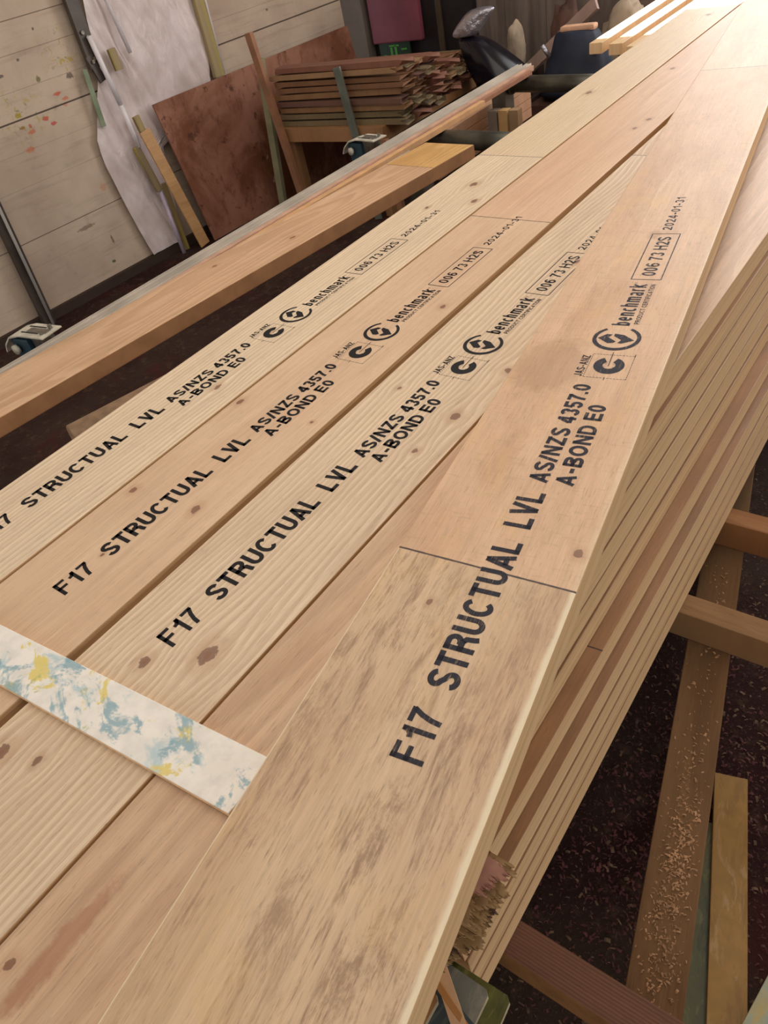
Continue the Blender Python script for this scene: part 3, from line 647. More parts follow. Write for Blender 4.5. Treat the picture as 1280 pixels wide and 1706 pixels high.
for xe_, y0, z, a, wd, mi, lab in spec:
    xe_, y0, wd, z = xe_*1.06, y0*1.06, wd*1.06, .5938-(.5938-z)*1.06
    o = slat(.26, wd, .0105, [SLM[mi], PALEE]); o.rotation_euler = (0, 0, a); o.location = (xe_-.26*cos(a), y0-.26*sin(a), z); tag(o, lab, 'slat')
# two raw splinter strips on the pile
for k, (a, b, lab) in enumerate((((-.2285, .135, -.2585), (-.1555, .081, -.2600), 'pale raw wood strip slanting across the grey slat'),
                                 ((-.240, .125, -.2560), (-.137, .090, -.2620), 'orange-brown splinter strip lying lengthwise over the slat pile'))):
    a, b = [tuple([q[0]*1.06, q[1]*1.06, .5938-(.5938-q[2])*1.06]) for q in (a, b)]
    bm = bmesh.new(); bar(bm, a, b, .016 if k == 0 else .007, .004, side=(0, 1, 0) if k else (0.6, .8, 0), bevel=.0006)
    tag(link('wood_strip', bm, [plain('raw_strip_%d' % k, srgb('#D2A67E') if k == 0 else srgb('#B0783E'), .7)]), lab, 'wood strip')
zz = -.3930; i = 0
while zz-.011 > -.9:
    if i == 0: bp = slat(.235, .064, .0105, [SLM[3], PALEE]); o = bp
    else: o = bp.copy(); COL.objects.link(o)
    o.location = (-.462+random.uniform(-.010, .010), .056+random.uniform(-.008, .006), zz); o.rotation_euler = (0, 0, random.uniform(-.04, .04))
    tag(o, 'used plywood slat in the pile below the near end of the stack', 'slat', 'slats piled under the near end of the stack'); zz -= .0112; i += 1

# discarded painted slats on the floor at the right
def flat_slat(name, p0, p1, wd, z, t, mats, label, side=1):
    d = Vector((p1[0]-p0[0], p1[1]-p0[1])); bm = bmesh.new(); bx(bm, 0, wd, 0, d.length, -t, 0, .0008); by_normal(bm)
    o = link(name, bm, mats); o.location = (p0[0], p0[1], z); o.rotation_euler = (0, 0, atan2(-d.x, d.y)); tag(o, label, 'slat'); return o
GLD = paint_mat('yellow_stained_ply', srgb('#A67A38'), [(srgb('#8C642A'), .5, .66, .7), (srgb('#B89060'), .56, .68, .7), (srgb('#6E6A48'), .68, .75, .6)], seed=12.0, rough=.45)
flat_slat('plywood_offcut', (-.010, .37), (-.118, .715), .062, -.886, .012, [SLM[0], PALEE, PALEE], 'dark green painted slat lying on the floor beside the dusty rail')
RAWE = plain('raw_pinkish_edge', srgb('#C08A60'), .8)
flat_slat('plywood_offcut', (.052, .30), (-.098, .825), .060, -.868, .016, [GLD, RAWE, RAWE], 'yellow-brown painted slat with pale raw left edge on the floor')
flat_slat('plywood_offcut', (.060, .36), (.120, .75), .085, -.8555, .012, [paint_mat('pale_green_white_ply', srgb('#B5AE88'), [(srgb('#8FA9A4'), .5, .66, .7), (srgb('#C9A65C'), .56, .68, .6)], seed=15.0), PALEE, PALEE], 'pale painted slat with a white rim at the bottom right corner')

# ------------------------------------------------------------------ left: separate beam, metal strips, rack arms
mOB = face_mat('orange_tan_beam_face', srgb('#DBB48E'), srgb('#B4875F'), 51.0, 1.1, 12.0, 14.0, segs=[(3.18, .0)], tints=[(1, 1, 1), (1.05, .98, .62)], blotch=.25,
               knots=[(.12, 1.45, .009, 1.5), (.06, 2.3, .009, 1.5), (.16, 2.55, .01, 1.5)])
mOE = plain('beam_side', srgb('#AA7C54'), .75, var=.14, scale=14)
ob = board('timber_beam', .236, 3.42, .046, [mOB, mOE, plain('beam_end', srgb('#A67A48'), .8)], .002)
# arris line at z -.2: (-1.755,.522) -> (-1.545,2.446)
d = Vector((.21, 1.924)).normalized(); nn = Vector((-d.y, d.x)); p1 = Vector((-1.545, 2.446))
p0 = p1-d*3.42+nn*.236; ob.location = (p0.x, p0.y, -.2); ob.rotation_euler = (0, 0, atan2(-d.x, d.y))
tag(ob, 'wide orange-tan beam lying apart from the stack with a yellow far end', 'timber beam')
STEEL = NT('weathered_steel', .42, .75)
x_, y_, z_ = STEEL.xyz(); STEEL.set('Base Color', STEEL.mix(STEEL.rng(STEEL.noise(STEEL.comb(x_, y_, z_), 9, 5, .7), .4, .65), srgb('#8E8A80'), srgb('#5C4A3C'))); STEEL = STEEL.m
ALU = plain('aluminium_strip', srgb('#D6CABA'), .42, .15, var=.15, scale=5)
MOSS = plain('stained_pipe_steel', srgb('#5C5A50'), .4, .6, var=.35, scale=9)
BRN = plain('brown_strip_timber', srgb('#9A6A4E'), .7, var=.2, scale=10)
PNK = plain('pink_strip_timber', srgb('#C49A80'), .6, var=.15, scale=10)
def strip(x0, y0, x1, y1, z, wd, t, mat, label, name='metal_strip', channel=False, cat='metal strip'):
    d = Vector((x1-x0, y1-y0)); bm = bmesh.new()
    if channel:
        bx(bm, 0, wd, 0, d.length, -t, -t+.002); bx(bm, 0, .002, 0, d.length, -t, 0); bx(bm, wd-.002, wd, 0, d.length, -t, 0); bx(bm, wd*.42, wd*.55, 0, d.length, -t+.002, -.002)
    else: bx(bm, 0, wd, 0, d.length, -t, 0, .0015)
    o = link(name, bm, mat); o.location = (x0, y0, z); o.rotation_euler = (0, 0, atan2(-d.x, d.y)); tag(o, label, cat); return o
strip(-2.012, .20, -1.962, 3.57, -.198, .024, .027, ALU, 'grey aluminium channel, outermost of the long strips nearest the wall', channel=True)
strip(-1.980, .20, -1.929, 3.60, -.203, .024, .022, ALU, 'grey aluminium channel lying beside the outermost strip', channel=True)
strip(-1.944, 1.0, -1.893, 3.56, -.205, .022, .022, PNK, 'pinkish wooden strip among the long metal strips', 'wood_strip', cat='wood strip')
strip(-1.921, 1.3, -1.868, 3.50, -.212, .018, .018, BRN, 'brown wooden strip among the long metal strips', 'wood_strip', cat='wood strip')
strip(-1.902, 1.5, -1.855, 3.02, -.205, .026, .022, plain('honey_strip_timber', srgb('#D0A070'), .6), 'honey coloured wooden strip ending short of the others', 'wood_strip', cat='wood strip')
strip(-1.872, 1.4, -1.826, 2.42, -.212, .026, .018, ALU, 'short pale metal strip beside the wide beam', channel=True)
# rack: upright posts with tube arms
def rack(y, x_end, r, label, ang=0):
    e = empty('storage_rack', (0, 0, 0)); tag(e, label, 'rack')
    bm = bmesh.new(); tube(bm, (-1.955, y+.02, -.227-.0-r), (x_end, y-.06, -.227-r), r, 20); link('tube_arm', bm, MOSS, e, True)
    bm = bmesh.new(); bx(bm, -2.04, -1.965, y-.04, y+.05, FZ, -.24, .004); link('post', bm, MOSS, e)
    bm = bmesh.new(); tube(bm, (-1.962, y+.02, -.227-r), (-1.948, y+.0195, -.227-r), r*1.22, 20); link('collar', bm, MOSS, e, True)
    return e
rack(3.47, -1.28, .036, 'far storage rack arm, stained steel tube reaching towards the stack')
rack(2.70, -1.28, .036, 'near storage rack arm, dark stained steel tube just beyond the beam end')
rack(.0, -1.35, .02, 'storage rack arm under the near part of the beam')
# slotted clamps hooked on the strips
BLU = plain('dark_blue_paint', srgb('#24404C'), .5, .1, var=.2); CLW = plain('worn_zinc_plate', srgb('#C4BCAA'), .5, .1, var=.2, scale=20)
def clamp(x, y, rot, label):
    e = empty('slotted_clamp', (x, y, -.20), (0, 0, rot)); tag(e, label, 'clamp')
    bm = bmesh.new(); prof = [(.012, .016), (-.10, .016), (-.15, .006), (-.185, -.020), (-.20, -.045)]
    for (xa_, za), (xb_, zb) in zip(prof, prof[1:]):
        bar(bm, (xa_, 0, za), (xb_, 0, zb), .075, .005, side=(0, 1, 0), bevel=.001)
    pl = link('slotted_plate', bm, CLW, e)
    for s in (-.016, .018):
        bm = bmesh.new(); bx(bm, -.105, -.03, s-.0025, s+.0025, .0184, .0196, .0003); link('slot', bm, plain('slot_shadow_paint', srgb('#26211D'), .8), pl)
        bm = bmesh.new(); tube(bm, (-.012, s, .018), (-.012, s, .030), .007, 6); link('bolt', bm, STEEL, pl)
    bm = bmesh.new(); bx(bm, -.165, -.085, -.028, .028, -.085, .0, .008); link('clamp_body', bm, BLU, e)
    bm = bmesh.new(); tube(bm, (-.14, -.034, -.03), (-.14, -.044, -.03), .015, 12); link('knob', bm, CLW, e, True)
    bm = bmesh.new(); bx(bm, -.09, .0, -.012, .012, -.04, .02, .003); link('jaw', bm, STEEL, e)
    return e
clamp(-2.012, .845, radians(8), 'slotted zinc clamp with dark blue body at the left edge')
clamp(-2.012, 2.47, radians(-10), 'slotted zinc clamp with blue body in front of the slat table')

# things in the dark gap
LOGM = face_mat('log_end_rings', srgb('#8A6A50'), srgb('#5E4432'), 61, .8, 8, 8)
bm = bmesh.new(); a_, b_ = Vector((-2.31, .86, -.70)), Vector((-2.12, 1.55, -.70)); ax = (b_-a_).normalized(); sx_ = Vector((ax.y, -ax.x, 0)); rg = []
for (P, r_) in ((a_+ax*.004, .088), (a_, .082), (a_, .058), (a_+ax*.002, .056), (a_+ax*.002, .034), (b_, .034), (b_, .088)):
    rg.append([bm.verts.new(P+(sx_*cos(2*pi*i/40)+Vector((0, 0, 1))*sin(2*pi*i/40))*r_) for i in range(40)])
for r0, r1 in zip(rg, rg[1:]+rg[:1]):
    for i in range(40): bm.faces.new((r0[i], r0[(i+1) % 40], r1[(i+1) % 40], r1[i]))
bmesh.ops.recalc_face_normals(bm, faces=bm.faces)
tag(link('cardboard_core', bm, plain('dull_brown_board_tube', srgb('#A98A6C'), .7, var=.2, scale=20)), 'dull brown hollow roll lying in the dark gap left of the stack', 'roll')
for (x0, x1, y0, lab) in ((-2.42, -2.08, .88, 'brown timber block under the near end of the thick roll'), (-2.32, -1.98, 1.40, 'brown timber block under the far end of the thick roll')):
    bm = bmesh.new(); bx(bm, x0, x1, y0, y0+.1, FZ, -.788, .003); tag(link('packing_block', bm, BRN), lab, 'timber block')
bm = bmesh.new(); tube(bm, (-2.05, 1.0, -.62), (-1.72, 2.7, -.62), .05, 20)
tag(link('steel_pipe', bm, plain('dark_pipe', srgb('#3E3833'), .45, .4), smooth=True), 'dark steel pipe lying low between the beam and the stack', 'pipe')
for (x0, y0, lab) in ((-2.02, 1.62, 'timber block under the near part of the dark steel pipe'), (-1.95, 2.4, 'timber block under the far part of the dark steel pipe')):
    bm = bmesh.new(); bx(bm, x0, x0+.3, y0, y0+.08, FZ, -.672, .003); tag(link('pipe_block', bm, BRN), lab, 'timber block')
for k, (x, y, lab) in enumerate(((-2.62, .3, 'brown plank on the floor at the left edge, nearest the wall'), (-2.44, .25, 'brown plank on the floor at the left edge, nearer the stack'))):
    bm = bmesh.new(); bx(bm, 0, .15, 0, .8, -.03, 0, .002); o = link('plank', bm, plain('floor_plank_%d' % k, srgb('#6E5442'), .8)); o.location = (x, y, FZ+.03+.0); o.rotation_euler = (0, 0, .1); tag(o, lab, 'plank')

# ------------------------------------------------------------------ against the left wall
def wall_box(name, s0, s1, z0, z1, o0, o1, mat, label, cat, lean=0.0, tilt=0.0, bevel=.002, parent=None):
    """upright piece on the wall: s along the wall, lean pushes the foot out, tilt shifts the foot along the wall"""
    bm = bmesh.new(); vs = bx(bm, 0, s1-s0, 0, o1-o0, 0, z1-z0, bevel)
    for v in bm.verts: k = 1-v.co.z/(z1-z0); v.co.y += lean*k; v.co.x += tilt*k
    o = link(name, bm, mat, parent)
    P = wall_point(s0, z0, o0); o.matrix_world = Matrix.Translation(P) @ Matrix.Rotation(radians(90-3), 4, 'Z') @ Matrix.Scale(-1, 4, (0, 1, 0))
    if label: tag(o, label, cat)
    return o
def wall_obj_matrix(s, z, off): return Matrix.Translation(wall_point(s, z, off)) @ Matrix.Rotation(radians(90-3), 4, 'Z')   # local x along wall, local -y out of it

def ply_mat():
    n = NT('stained_brown_plywood', .7, spec=.3); X, Y, Z = n.xyz(); v = n.comb(X, Y, Z)
    c = n.mix(n.rng(n.noise(v, 2.2, 5, .65, .5), .36, .62), srgb('#A2705A'), srgb('#74442C'))
    c = n.mix(n.math('MULTIPLY', n.rng(n.noise(n.comb(n.math('MULTIPLY', X, 16.0), 1.0, n.math('MULTIPLY', Z, 7.0)), 1.0, 5, .7), .50, .68), .6), c, srgb('#5E3220'))
    c = n.mix(n.math('MULTIPLY', n.rng(n.noise(v, 15, 4, .6), .60, .70), .75), c, srgb('#4A2818'))
    c = n.mix(n.math('MULTIPLY', n.rng(n.noise(n.comb(X, 4, Z), 11, 4, .6), .66, .72), .6), c, srgb('#C49A84'))
    n.set('Base Color', c); n.bump(n.noise(v, 20, 4), .2, .01); return n.m
o = wall_box('plywood_sheet', .69, 2.40, FZ, -.105, .088, .100, ply_mat(), 'stained brown plywood sheet leaning on the white wall', 'plywood sheet', lean=.07, tilt=.05)

def plastic():
    n = NT('crumpled_white_plastic', .38, spec=.5); X, Y, Z = n.xyz(); v = n.comb(X, Y, Z)
    n.set('Base Color', n.mix(n.rng(n.noise(v, 5, 4), .35, .7), srgb('#E2D2CE'), srgb('#CDBBB4')))
    n.bump(n.noise(n.comb(n.math('MULTIPLY', X, 16.0), 0.0, n.math('MULTIPLY', Z, 6.0)), 1.0, 5, .6, 1.0), .5, .02); return n.m
Lb = [(.75, .56), (.42, .545), (.12, .475), (-.08, .365), (-.17, .31), (-.30, .30), (-.48, .315), (-.7, .34), (-.845, .365)]
Rb = [(.75, 1.34), (.28, 1.27), (-.11, 1.18), (-.25, .9), (-.33, .70), (-.6, .64), (-.845, .59)]
def interp(tab, z):
    for (z0, s0), (z1, s1) in zip(tab, tab[1:]):
        if z1 <= z <= z0: return s0+(s1-s0)*(z0-z)/(z0-z1)
    return tab[-1][1]
bm = bmesh.new(); NU, NV = 90, 130; g = []
for j in range(NV+1):
    z = .75-(1.595)*j/NV; l, r = interp(Lb, z), interp(Rb, z); row = []
    for i in range(NU+1):
        u = i/NU; s = l+(r-l)*u
        a = mnoise.fractal(Vector((s*4.5, z*2.2, 3)), 1, 2, 4)*.016 + abs(mnoise.noise(Vector((s*14+z*5, z*4, 7))))*.016
        fold = .020*max(0, 1-abs(s-(.60+.12*(z-.4)*-1.0 if z > -.3 else .66+(-.3-z)*.1))/.03)
        row.append(bm.verts.new((s, -(.022+max(0, a+.012)+fold), z)))
    g.append(row)
for j in range(NV):
    for i in range(NU): bm.faces.new((g[j][i], g[j+1][i], g[j+1][i+1], g[j][i+1]))
bmesh.ops.recalc_face_normals(bm, faces=bm.faces)
pl = link('plastic_sheet', bm, plastic(), smooth=True); pl.matrix_world = wall_obj_matrix(0, 0, 0); tag(pl, 'crumpled white plastic sheet hanging on the wall', 'plastic sheet')

def pole(name, s0, z0, s1, z1, off0, off1, r, mat, label, cat='pole', flat=None, n=14):
    bm = bmesh.new(); a = wall_point(s0, z0, off0); b = wall_point(s1, z1, off1)
    if flat: bar(bm, a, b, flat[0], flat[1], side=(0.05, 1, 0), bevel=.002)
    else: tube(bm, a, b, r, n)
    return tag(link(name, bm, mat, smooth=not flat), label, cat)
WHP = plain('white_plastic_tube', srgb('#E6DCDC'), .3, var=.05); YEL = paint_mat('yellow_stained_wood', srgb('#A48E6A'), [(srgb('#A8962E'), .45, .6, .9), (srgb('#6E5C3A'), .55, .68, .7)], seed=20.0, sx=25, sy=25)
DKST = plain('dark_brown_steel', srgb('#4E443E'), .45, .3, var=.25, scale=9)
# dark steel post with bolts
e = empty('steel_post', (0, 0, 0)); tag(e, 'dark steel angle post ending halfway down the wall left of the plastic', 'post')
bm = bmesh.new(); bar(bm, wall_point(.497, 1.2, .05), wall_point(.462, .14, .05), .075, .03, side=(0, 1, 0)); link('post_bar', bm, DKST, e)
for (s, z) in ((.455, .300), (.475, .275), (.45, .17), (.465, .18)):
    bm = bmesh.new(); tube(bm, wall_point(s, z, .064), wall_point(s, z, .076), .010, 6); link('bolt', bm, STEEL, e)
bm = bmesh.new(); bar(bm, wall_point(.44, .20, .062), wall_point(.47, .075, .062), .045, .012, side=(0, 1, 0)); link('base_plate', bm, DKST, e)
pole('green_plastic_strap', .40, .15, .375, -.12, .045, .05, .01, plain('green_plastic', srgb('#7C8768'), .5, var=.2), 'short green strap hanging at the plastic sheet edge', 'strap', flat=(.03, .004))
pole('white_tube', .61, .8, .675, .155, .075, .09, .011, WHP, 'white plastic tube at the top of the plastic sheet, right one', 'tube')
pole('white_tube', .475, .28, .50, -.05, .085, .09, .014, WHP, 'white plastic tube in the middle of the plastic sheet', 'tube')
pole('white_tube', .50, -.05, .512, -.27, .09, .09, .014, WHP, 'white plastic tube directly above the grey wood stub', 'tube')
pole('white_tube', .545, -.52, .535, -.90, .08, .10, .012, plain('lilac_plastic', srgb('#B9A8B8'), .4), 'thin lilac plastic tube at the foot of the plastic sheet', 'tube')
pole('wood_stub', .570, .20, .572, .10, .085, .085, .02, YEL, 'yellow and pink wood stub on the plastic sheet, uppermost', 'wood piece', flat=(.045, .02))
pole('wood_stub', .565, -.125, .575, -.235, .085, .09, .02, YEL, 'yellow wood stub above the tan slat', 'wood piece', flat=(.04, .02))
pole('wood_stub', .495, -.265, .535, -.52, .085, .09, .02, paint_mat('grey_yellow_wood', srgb('#8B7758'), [(srgb('#A2902F'), .5, .62, .9)], seed=23.0), 'grey wood stub with yellow smears below the white tube', 'wood piece', flat=(.04, .022))
pole('wood_stub', .60, -.50, .585, -.90, .06, .07, .02, YEL, 'olive stained strip behind the tan slat foot', 'wood piece', flat=(.03, .015))
pole('yellow_pole', 1.27, .9, 1.235, -.105, .06, .06, .03, YEL, 'yellow stained wooden pole right of the plastic sheet', 'pole', flat=(.07, .03))
pole('white_tube', 1.33, .9, 1.275, -.105, .055, .055, .014, WHP, 'white tube running beside the yellow stained pole', 'tube')
TANS = face_mat('tan_leaning_slat', srgb('#D0A06C'), srgb('#B07C4A'), 71, .4, 5, 10, axis='z')
pole('leaning_batten', .565, -.20, .665, -.895, .12, .16, .02, TANS, 'tan wooden slat leaning in front of the plastic sheet', 'slat', flat=(.072, .012))
# tube and dark board at the left
e = empty('steel_tube_post', (0, 0, 0)); tag(e, 'shiny square steel tube standing against the wall at the left edge', 'post')
bm = bmesh.new(); bar(bm, wall_point(-.33, .6, .05), wall_point(-.43, -.895, .06), .062, .04, side=(0, 1, 0)); link('post_bar', bm, DKST, e)
bm = bmesh.new(); tube(bm, wall_point(-.325, .6, .085), wall_point(-.425, -.895, .095), .008, 12); link('highlight_tube', bm, plain('painted_highlight_steel', srgb('#DAD4CC'), .3, .3, var=.05), e, True)  # the tube's highlight is put into its pale colour

# ------------------------------------------------------------------ slat table
TBW = face_mat('table_timber', srgb('#A87A50'), srgb('#7C5434'), 81, .4, 5, 10, axis='lenx')
tb = empty('slat_table', (0, 0, 0)); tag(tb, 'low wooden table carrying the pile of used slats beside the wall', 'table')
bm = bmesh.new(); bx(bm, -3.47, -2.70, 3.36, 4.50, -.415, -.40, .002); link('tabletop', bm, TBW, tb)
bm = bmesh.new(); bx(bm, -3.47, -2.70, 3.34, 3.36, -.475, -.40, .002); link('apron', bm, TBW, tb)
bm = bmesh.new(); bx(bm, -2.70, -2.68, 3.34, 4.50, -.475, -.40, .002); link('apron', bm, TBW, tb)
for x, y in ((-3.42, 3.40), (-2.76, 3.40), (-3.42, 4.42), (-2.76, 4.42)):
    bm = bmesh.new(); bx(bm, x-.025, x+.025, y-.03, y+.03, FZ, -.415, .002); link('leg', bm, TBW, tb)
bm = bmesh.new(); bar(bm, (-2.90, 3.322, -.10), (-2.80, 3.312, -.895), .05, .012, side=(1, 0, 0)); tag(link('stake', bm, plain('grey_green_stake', srgb('#6E7266'), .5, .3, var=.2, scale=12)), 'flat grey-green stake standing in front of the slat pile', 'stake')
SLT = []
for i, (a, b) in enumerate((('#8E6640', '#644528'), ('#855A38', '#5C3A22'), ('#875640', '#5E3A2A'), ('#A07A52', '#755436'), ('#7E6A48', '#57482E'), ('#755040', '#4E3226'))):
    SLT.append(face_mat('used_slat_%d' % i, srgb(a), srgb(b), 91+i*2, .4, 4, 12, axis='lenx', rough=.75))
protos = []
for i in range(6):
    R = random.Random(100+i); bm = bmesh.new(); L = .92; wd = .085; t = .026
    vs = bx(bm, 0, L, 0, wd, 0, t, .002)
    for v in bm.verts:
        if v.co.x > L*.9: v.co.x += R.uniform(-.05, .02); v.co.z += R.uniform(-.004, .004)
        if v.co.x < L*.1: v.co.x += R.uniform(-.01, .03)
    o = link('used_batten', bm, SLT[i]); protos.append(o)
first = set(); R = random.Random(5)
for row in range(10):
    for lay in range(9):
        if lay > round(7.6-.62*row): continue
        i = R.randrange(6)
        if i in first: o = protos[i].copy(); COL.objects.link(o)
        else: o = protos[i]; first.add(i)
        o.location = (-3.45+R.uniform(-.04, .05)+(-.020*row), 3.372+row*.108+R.uniform(-.006, .006), -.398+lay*.0345)
        o.rotation_euler = (R.uniform(-.06, .06), R.uniform(-.006, .006), R.uniform(-.035, .035)*.6)
        tag(o, 'thin used wooden slat in the reddish brown pile on the low table', 'slat', 'used slats piled on the low table')
RED = plain('reddish_stick_timber', srgb('#96684A'), .7, var=.15); GRN = plain('pale_green_timber', srgb('#8A8464'), .7, var=.15)
bm = bmesh.new(); bar(bm, (-3.485, 3.32, .10), (-3.34, 3.28, -.895), .045, .028, side=(1, 0, 0)); tag(link('leaning_stick', bm, RED), 'reddish wooden stick rising left of the slat pile', 'stick')
bm = bmesh.new(); bar(bm, (-3.53, 3.40, -.04), (-3.61, 3.34, -.895), .05, .03, side=(1, 0, 0)); tag(link('leaning_stick', bm, GRN), 'pale green wooden post standing behind the reddish stick', 'stick')
bm = bmesh.new(); bar(bm, (-2.60, 3.30, -.895), (-2.645, 3.30, -.45), .04, .03, side=(1, 0, 0)); tag(link('leaning_stick', bm, RED), 'short reddish stick leaning beside the table corner', 'stick')

# ------------------------------------------------------------------ back of the room
bm = bmesh.new(); bx(bm, -4.25, -3.93, 4.90, 5.04, FZ, 2.29, .004); tag(link('grey_column', bm, plain('grey_brown_column', srgb('#6E6258'), .7, var=.12, scale=5)), 'grey-brown column at the end of the white wall', 'column')
bm = bmesh.new(); bx(bm, -3.90, -3.46, 4.93, 4.98, -.31, 1.3, .01); tag(link('crimson_board', bm, plain('dull_crimson_panel', srgb('#82404C'), .5, var=.2, scale=3)), 'dull crimson panel mounted above the slat table', 'panel')
cb = empty('dark_slab', (0, 0, 0)); tag(cb, 'dark cabinet standing below and beside the crimson panel', 'slab')
bm = bmesh.new(); bx(bm, -3.93, -3.06, 4.985, 5.048, FZ, 1.6, .004); link('slab_body', bm, plain('near_black_slab', srgb('#1E1718'), .5, var=.2), cb)  # thin near-black slab set against the back wall
bm = bmesh.new(); bx(bm, -3.34, -3.30, 4.965, 4.986, FZ, 1.6, .004); link('slab_trim', bm, plain('dark_bronze_trim', srgb('#4A3A28'), .5), cb)
gs = empty('green_sign', (0, 0, 0)); tag(gs, 'small dark sign with bright green marks below the crimson panel', 'sign')
bm = bmesh.new(); bx(bm, -3.86, -3.58, 4.945, 4.96, -.47, -.29, .002); link('sign_board', bm, plain('dark_green_sign', srgb('#16301E'), .5), gs)
bm = bmesh.new()
for (x0, x1, z0, z1) in ((-3.84, -3.79, -.44, -.42), (-3.83, -3.80, -.40, -.385), (-3.76, -3.74, -.44, -.34), (-3.72, -3.70, -.42, -.33), (-3.77, -3.68, -.335, -.325), (-3.66, -3.61, -.36, -.35), (-3.66, -3.60, -.40, -.39)): bx(bm, x0, x1, 4.943, 4.945, z0, z1)
link('sign_marks', bm, plain('bright_green_paint', srgb('#4E9A3A'), .5), gs)

def bag(name, loc, size, mat, label, seed, lean=(0, 0), top=1.0, squash=.3, res=4, cat='bag'):
    bm = bmesh.new(); bmesh.ops.create_icosphere(bm, subdivisions=res, radius=1.0)
    for v in bm.verts:
        c = v.co.copy(); k = mnoise.fractal(c*1.7+Vector((seed, 0, 0)), 1, 2, 4)*.18 + abs(mnoise.noise(c*5+Vector((0, seed, 0))))*.10
        c *= 1+k; t = (c.z+1)/2; f = 1+(top-1)*t
        v.co = Vector((c.x*size[0]*f+lean[0]*t, c.y*size[1]*f+lean[1]*t, max(-1+squash, c.z)*size[2]))
    zmin = min(v.co.z for v in bm.verts)
    for v in bm.verts: v.co.z -= zmin
    o = link(name, bm, mat, smooth=True); o.location = loc; return tag(o, label, cat)
BLK = plain('glossy_black_plastic', srgb('#14121A'), .22, var=.3); SIL = NT('silver_foil', .28, .7); x_, y_, z_ = SIL.xyz(); SIL.set('Base Color', srgb('#B8B4BC')); SIL.bump(SIL.noise(SIL.comb(x_, y_, z_), 18, 4, .6), .8, .02); SIL = SIL.m
NAVY = plain('navy_fabric', srgb('#1C2436'), .65, var=.25, scale=14); SACK = plain('cream_sack', srgb('#B8A48C'), .8, var=.25, scale=8, bump=.4); BRS = plain('brown_clutter', srgb('#5A3C30'), .8, var=.35, scale=9)
# black bag with silver mouth, standing on a crate beyond the strips
cr = empty('crate', (-2.45, 4.28, FZ)); tag(cr, 'dark wooden crate under the black bag', 'crate')
DKW = plain('dark_wood', srgb('#3A2A22'), .8, var=.25)
for (a, b, c, d_, nm) in ((-.22, .22, -.2, -.18, 'side_panel'), (-.22, .22, .18, .2, 'side_panel'), (-.22, -.2, -.18, .18, 'side_panel'), (.2, .22, -.18, .18, 'side_panel')):
    bm = bmesh.new(); bx(bm, a, b, c, d_, 0, .36, .002); link(nm, bm, DKW, cr)
bm = bmesh.new(); bx(bm, -.22, .22, -.2, .2, .36, .38, .002); link('crate_lid', bm, DKW, cr)
bb = empty('plastic_bag', (-2.55, 4.24, FZ+.381)); tag(bb, 'glossy black plastic bag with a silver foil top leaning behind the strips', 'bag')
def loft(prof, mat, name, parent, seed, n=28):
    """closed soft tube through (x,y,z,rx,ry) sections"""
    bm = bmesh.new(); rings = []
    for j, (x, y, z, rx, ry) in enumerate(prof):
        ring = []
        for i in range(n):
            a = 2*pi*i/n; k = 1+.22*mnoise.noise(Vector((cos(a)*1.6, sin(a)*1.6, j*.8+seed)))+.10*mnoise.noise(Vector((cos(a)*6, sin(a)*6, j*1.7+seed)))
            ring.append(bm.verts.new((x+rx*cos(a)*k, y+ry*sin(a)*k, z)))
        rings.append(ring)
    for r0, r1 in zip(rings, rings[1:]):
        for i in range(n): bm.faces.new((r0[i], r0[(i+1) % n], r1[(i+1) % n], r1[i]))
    bm.faces.new(rings[0][::-1]); bm.faces.new(rings[-1])
    o = link(name, bm, mat, parent, True); m = o.modifiers.new('sub', 'SUBSURF'); m.levels = 1; m.render_levels = 2; return o
loft([(.13, 0, 0, .17, .12), (.14, 0, .06, .19, .13), (.08, 0, .16, .17, .12), (-.01, 0, .26, .13, .09), (-.10, 0, .34, .09, .06)], BLK, 'bag_body', bb, 1.0)
loft([(-.12, -.02, .33, .09, .05), (-.08, -.02, .38, .10, .05), (-.02, -.01, .43, .10, .045), (.03, 0, .47, .085, .04)], SIL, 'foil_top', bb, 4.0)
bag('cream_cloth', (-2.60, 4.72, FZ+.42), (.06, .06, .15), SACK, 'crumpled cream cloth behind the black bag', 3, cat='cloth')
bm = bmesh.new(); bx(bm, -2.74, -2.46, 4.62, 4.82, FZ, FZ+.42, .003); tag(link('box', bm, DKW), 'dark box under the cream cloth', 'box')
# navy bucket-like bag, sacks and clutter beside the far tube
bn = empty('navy_bag', (-2.00, 4.32, FZ+.36)); tag(bn, 'dark navy soft bag with a folded top beyond the far rack arm', 'bag')
loft([(0, 0, 0, .24, .16), (0, 0, .05, .235, .16), (0, 0, .12, .205, .14), (.0, 0, .22, .16, .11), (.0, 0, .31, .125, .08), (.0, 0, .325, .11, .06)], NAVY, 'bag_body', bn, 9.0)
bm = bmesh.new(); bx(bm, -.09, .11, -.03, .03, .315, .345, .012); link('folded_top', bm, plain('peach_lining', srgb('#D8A888'), .6), bn)
for x in (-.13, .14):
    bm = bmesh.new(); tube(bm, (x, -.08, .22), (x*1.25, -.10, .28), .012, 10); link('strap_end', bm, SIL, bn, True)
bm = bmesh.new(); bx(bm, -2.25, -1.76, 4.15, 4.50, FZ, FZ+.358, .004); tag(link('box', bm, BRS), 'brown box under the navy bag', 'box')
bag('sack', (-2.24, 4.70, FZ+.0), (.13, .10, .44), BRS, 'dark brown sack standing left of the navy bag', 11, cat='sack')
bag('sack', (-1.93, 4.86, FZ), (.20, .13, .42), SACK, 'pale crumpled sack behind the navy bag', 13, top=.8, cat='sack')
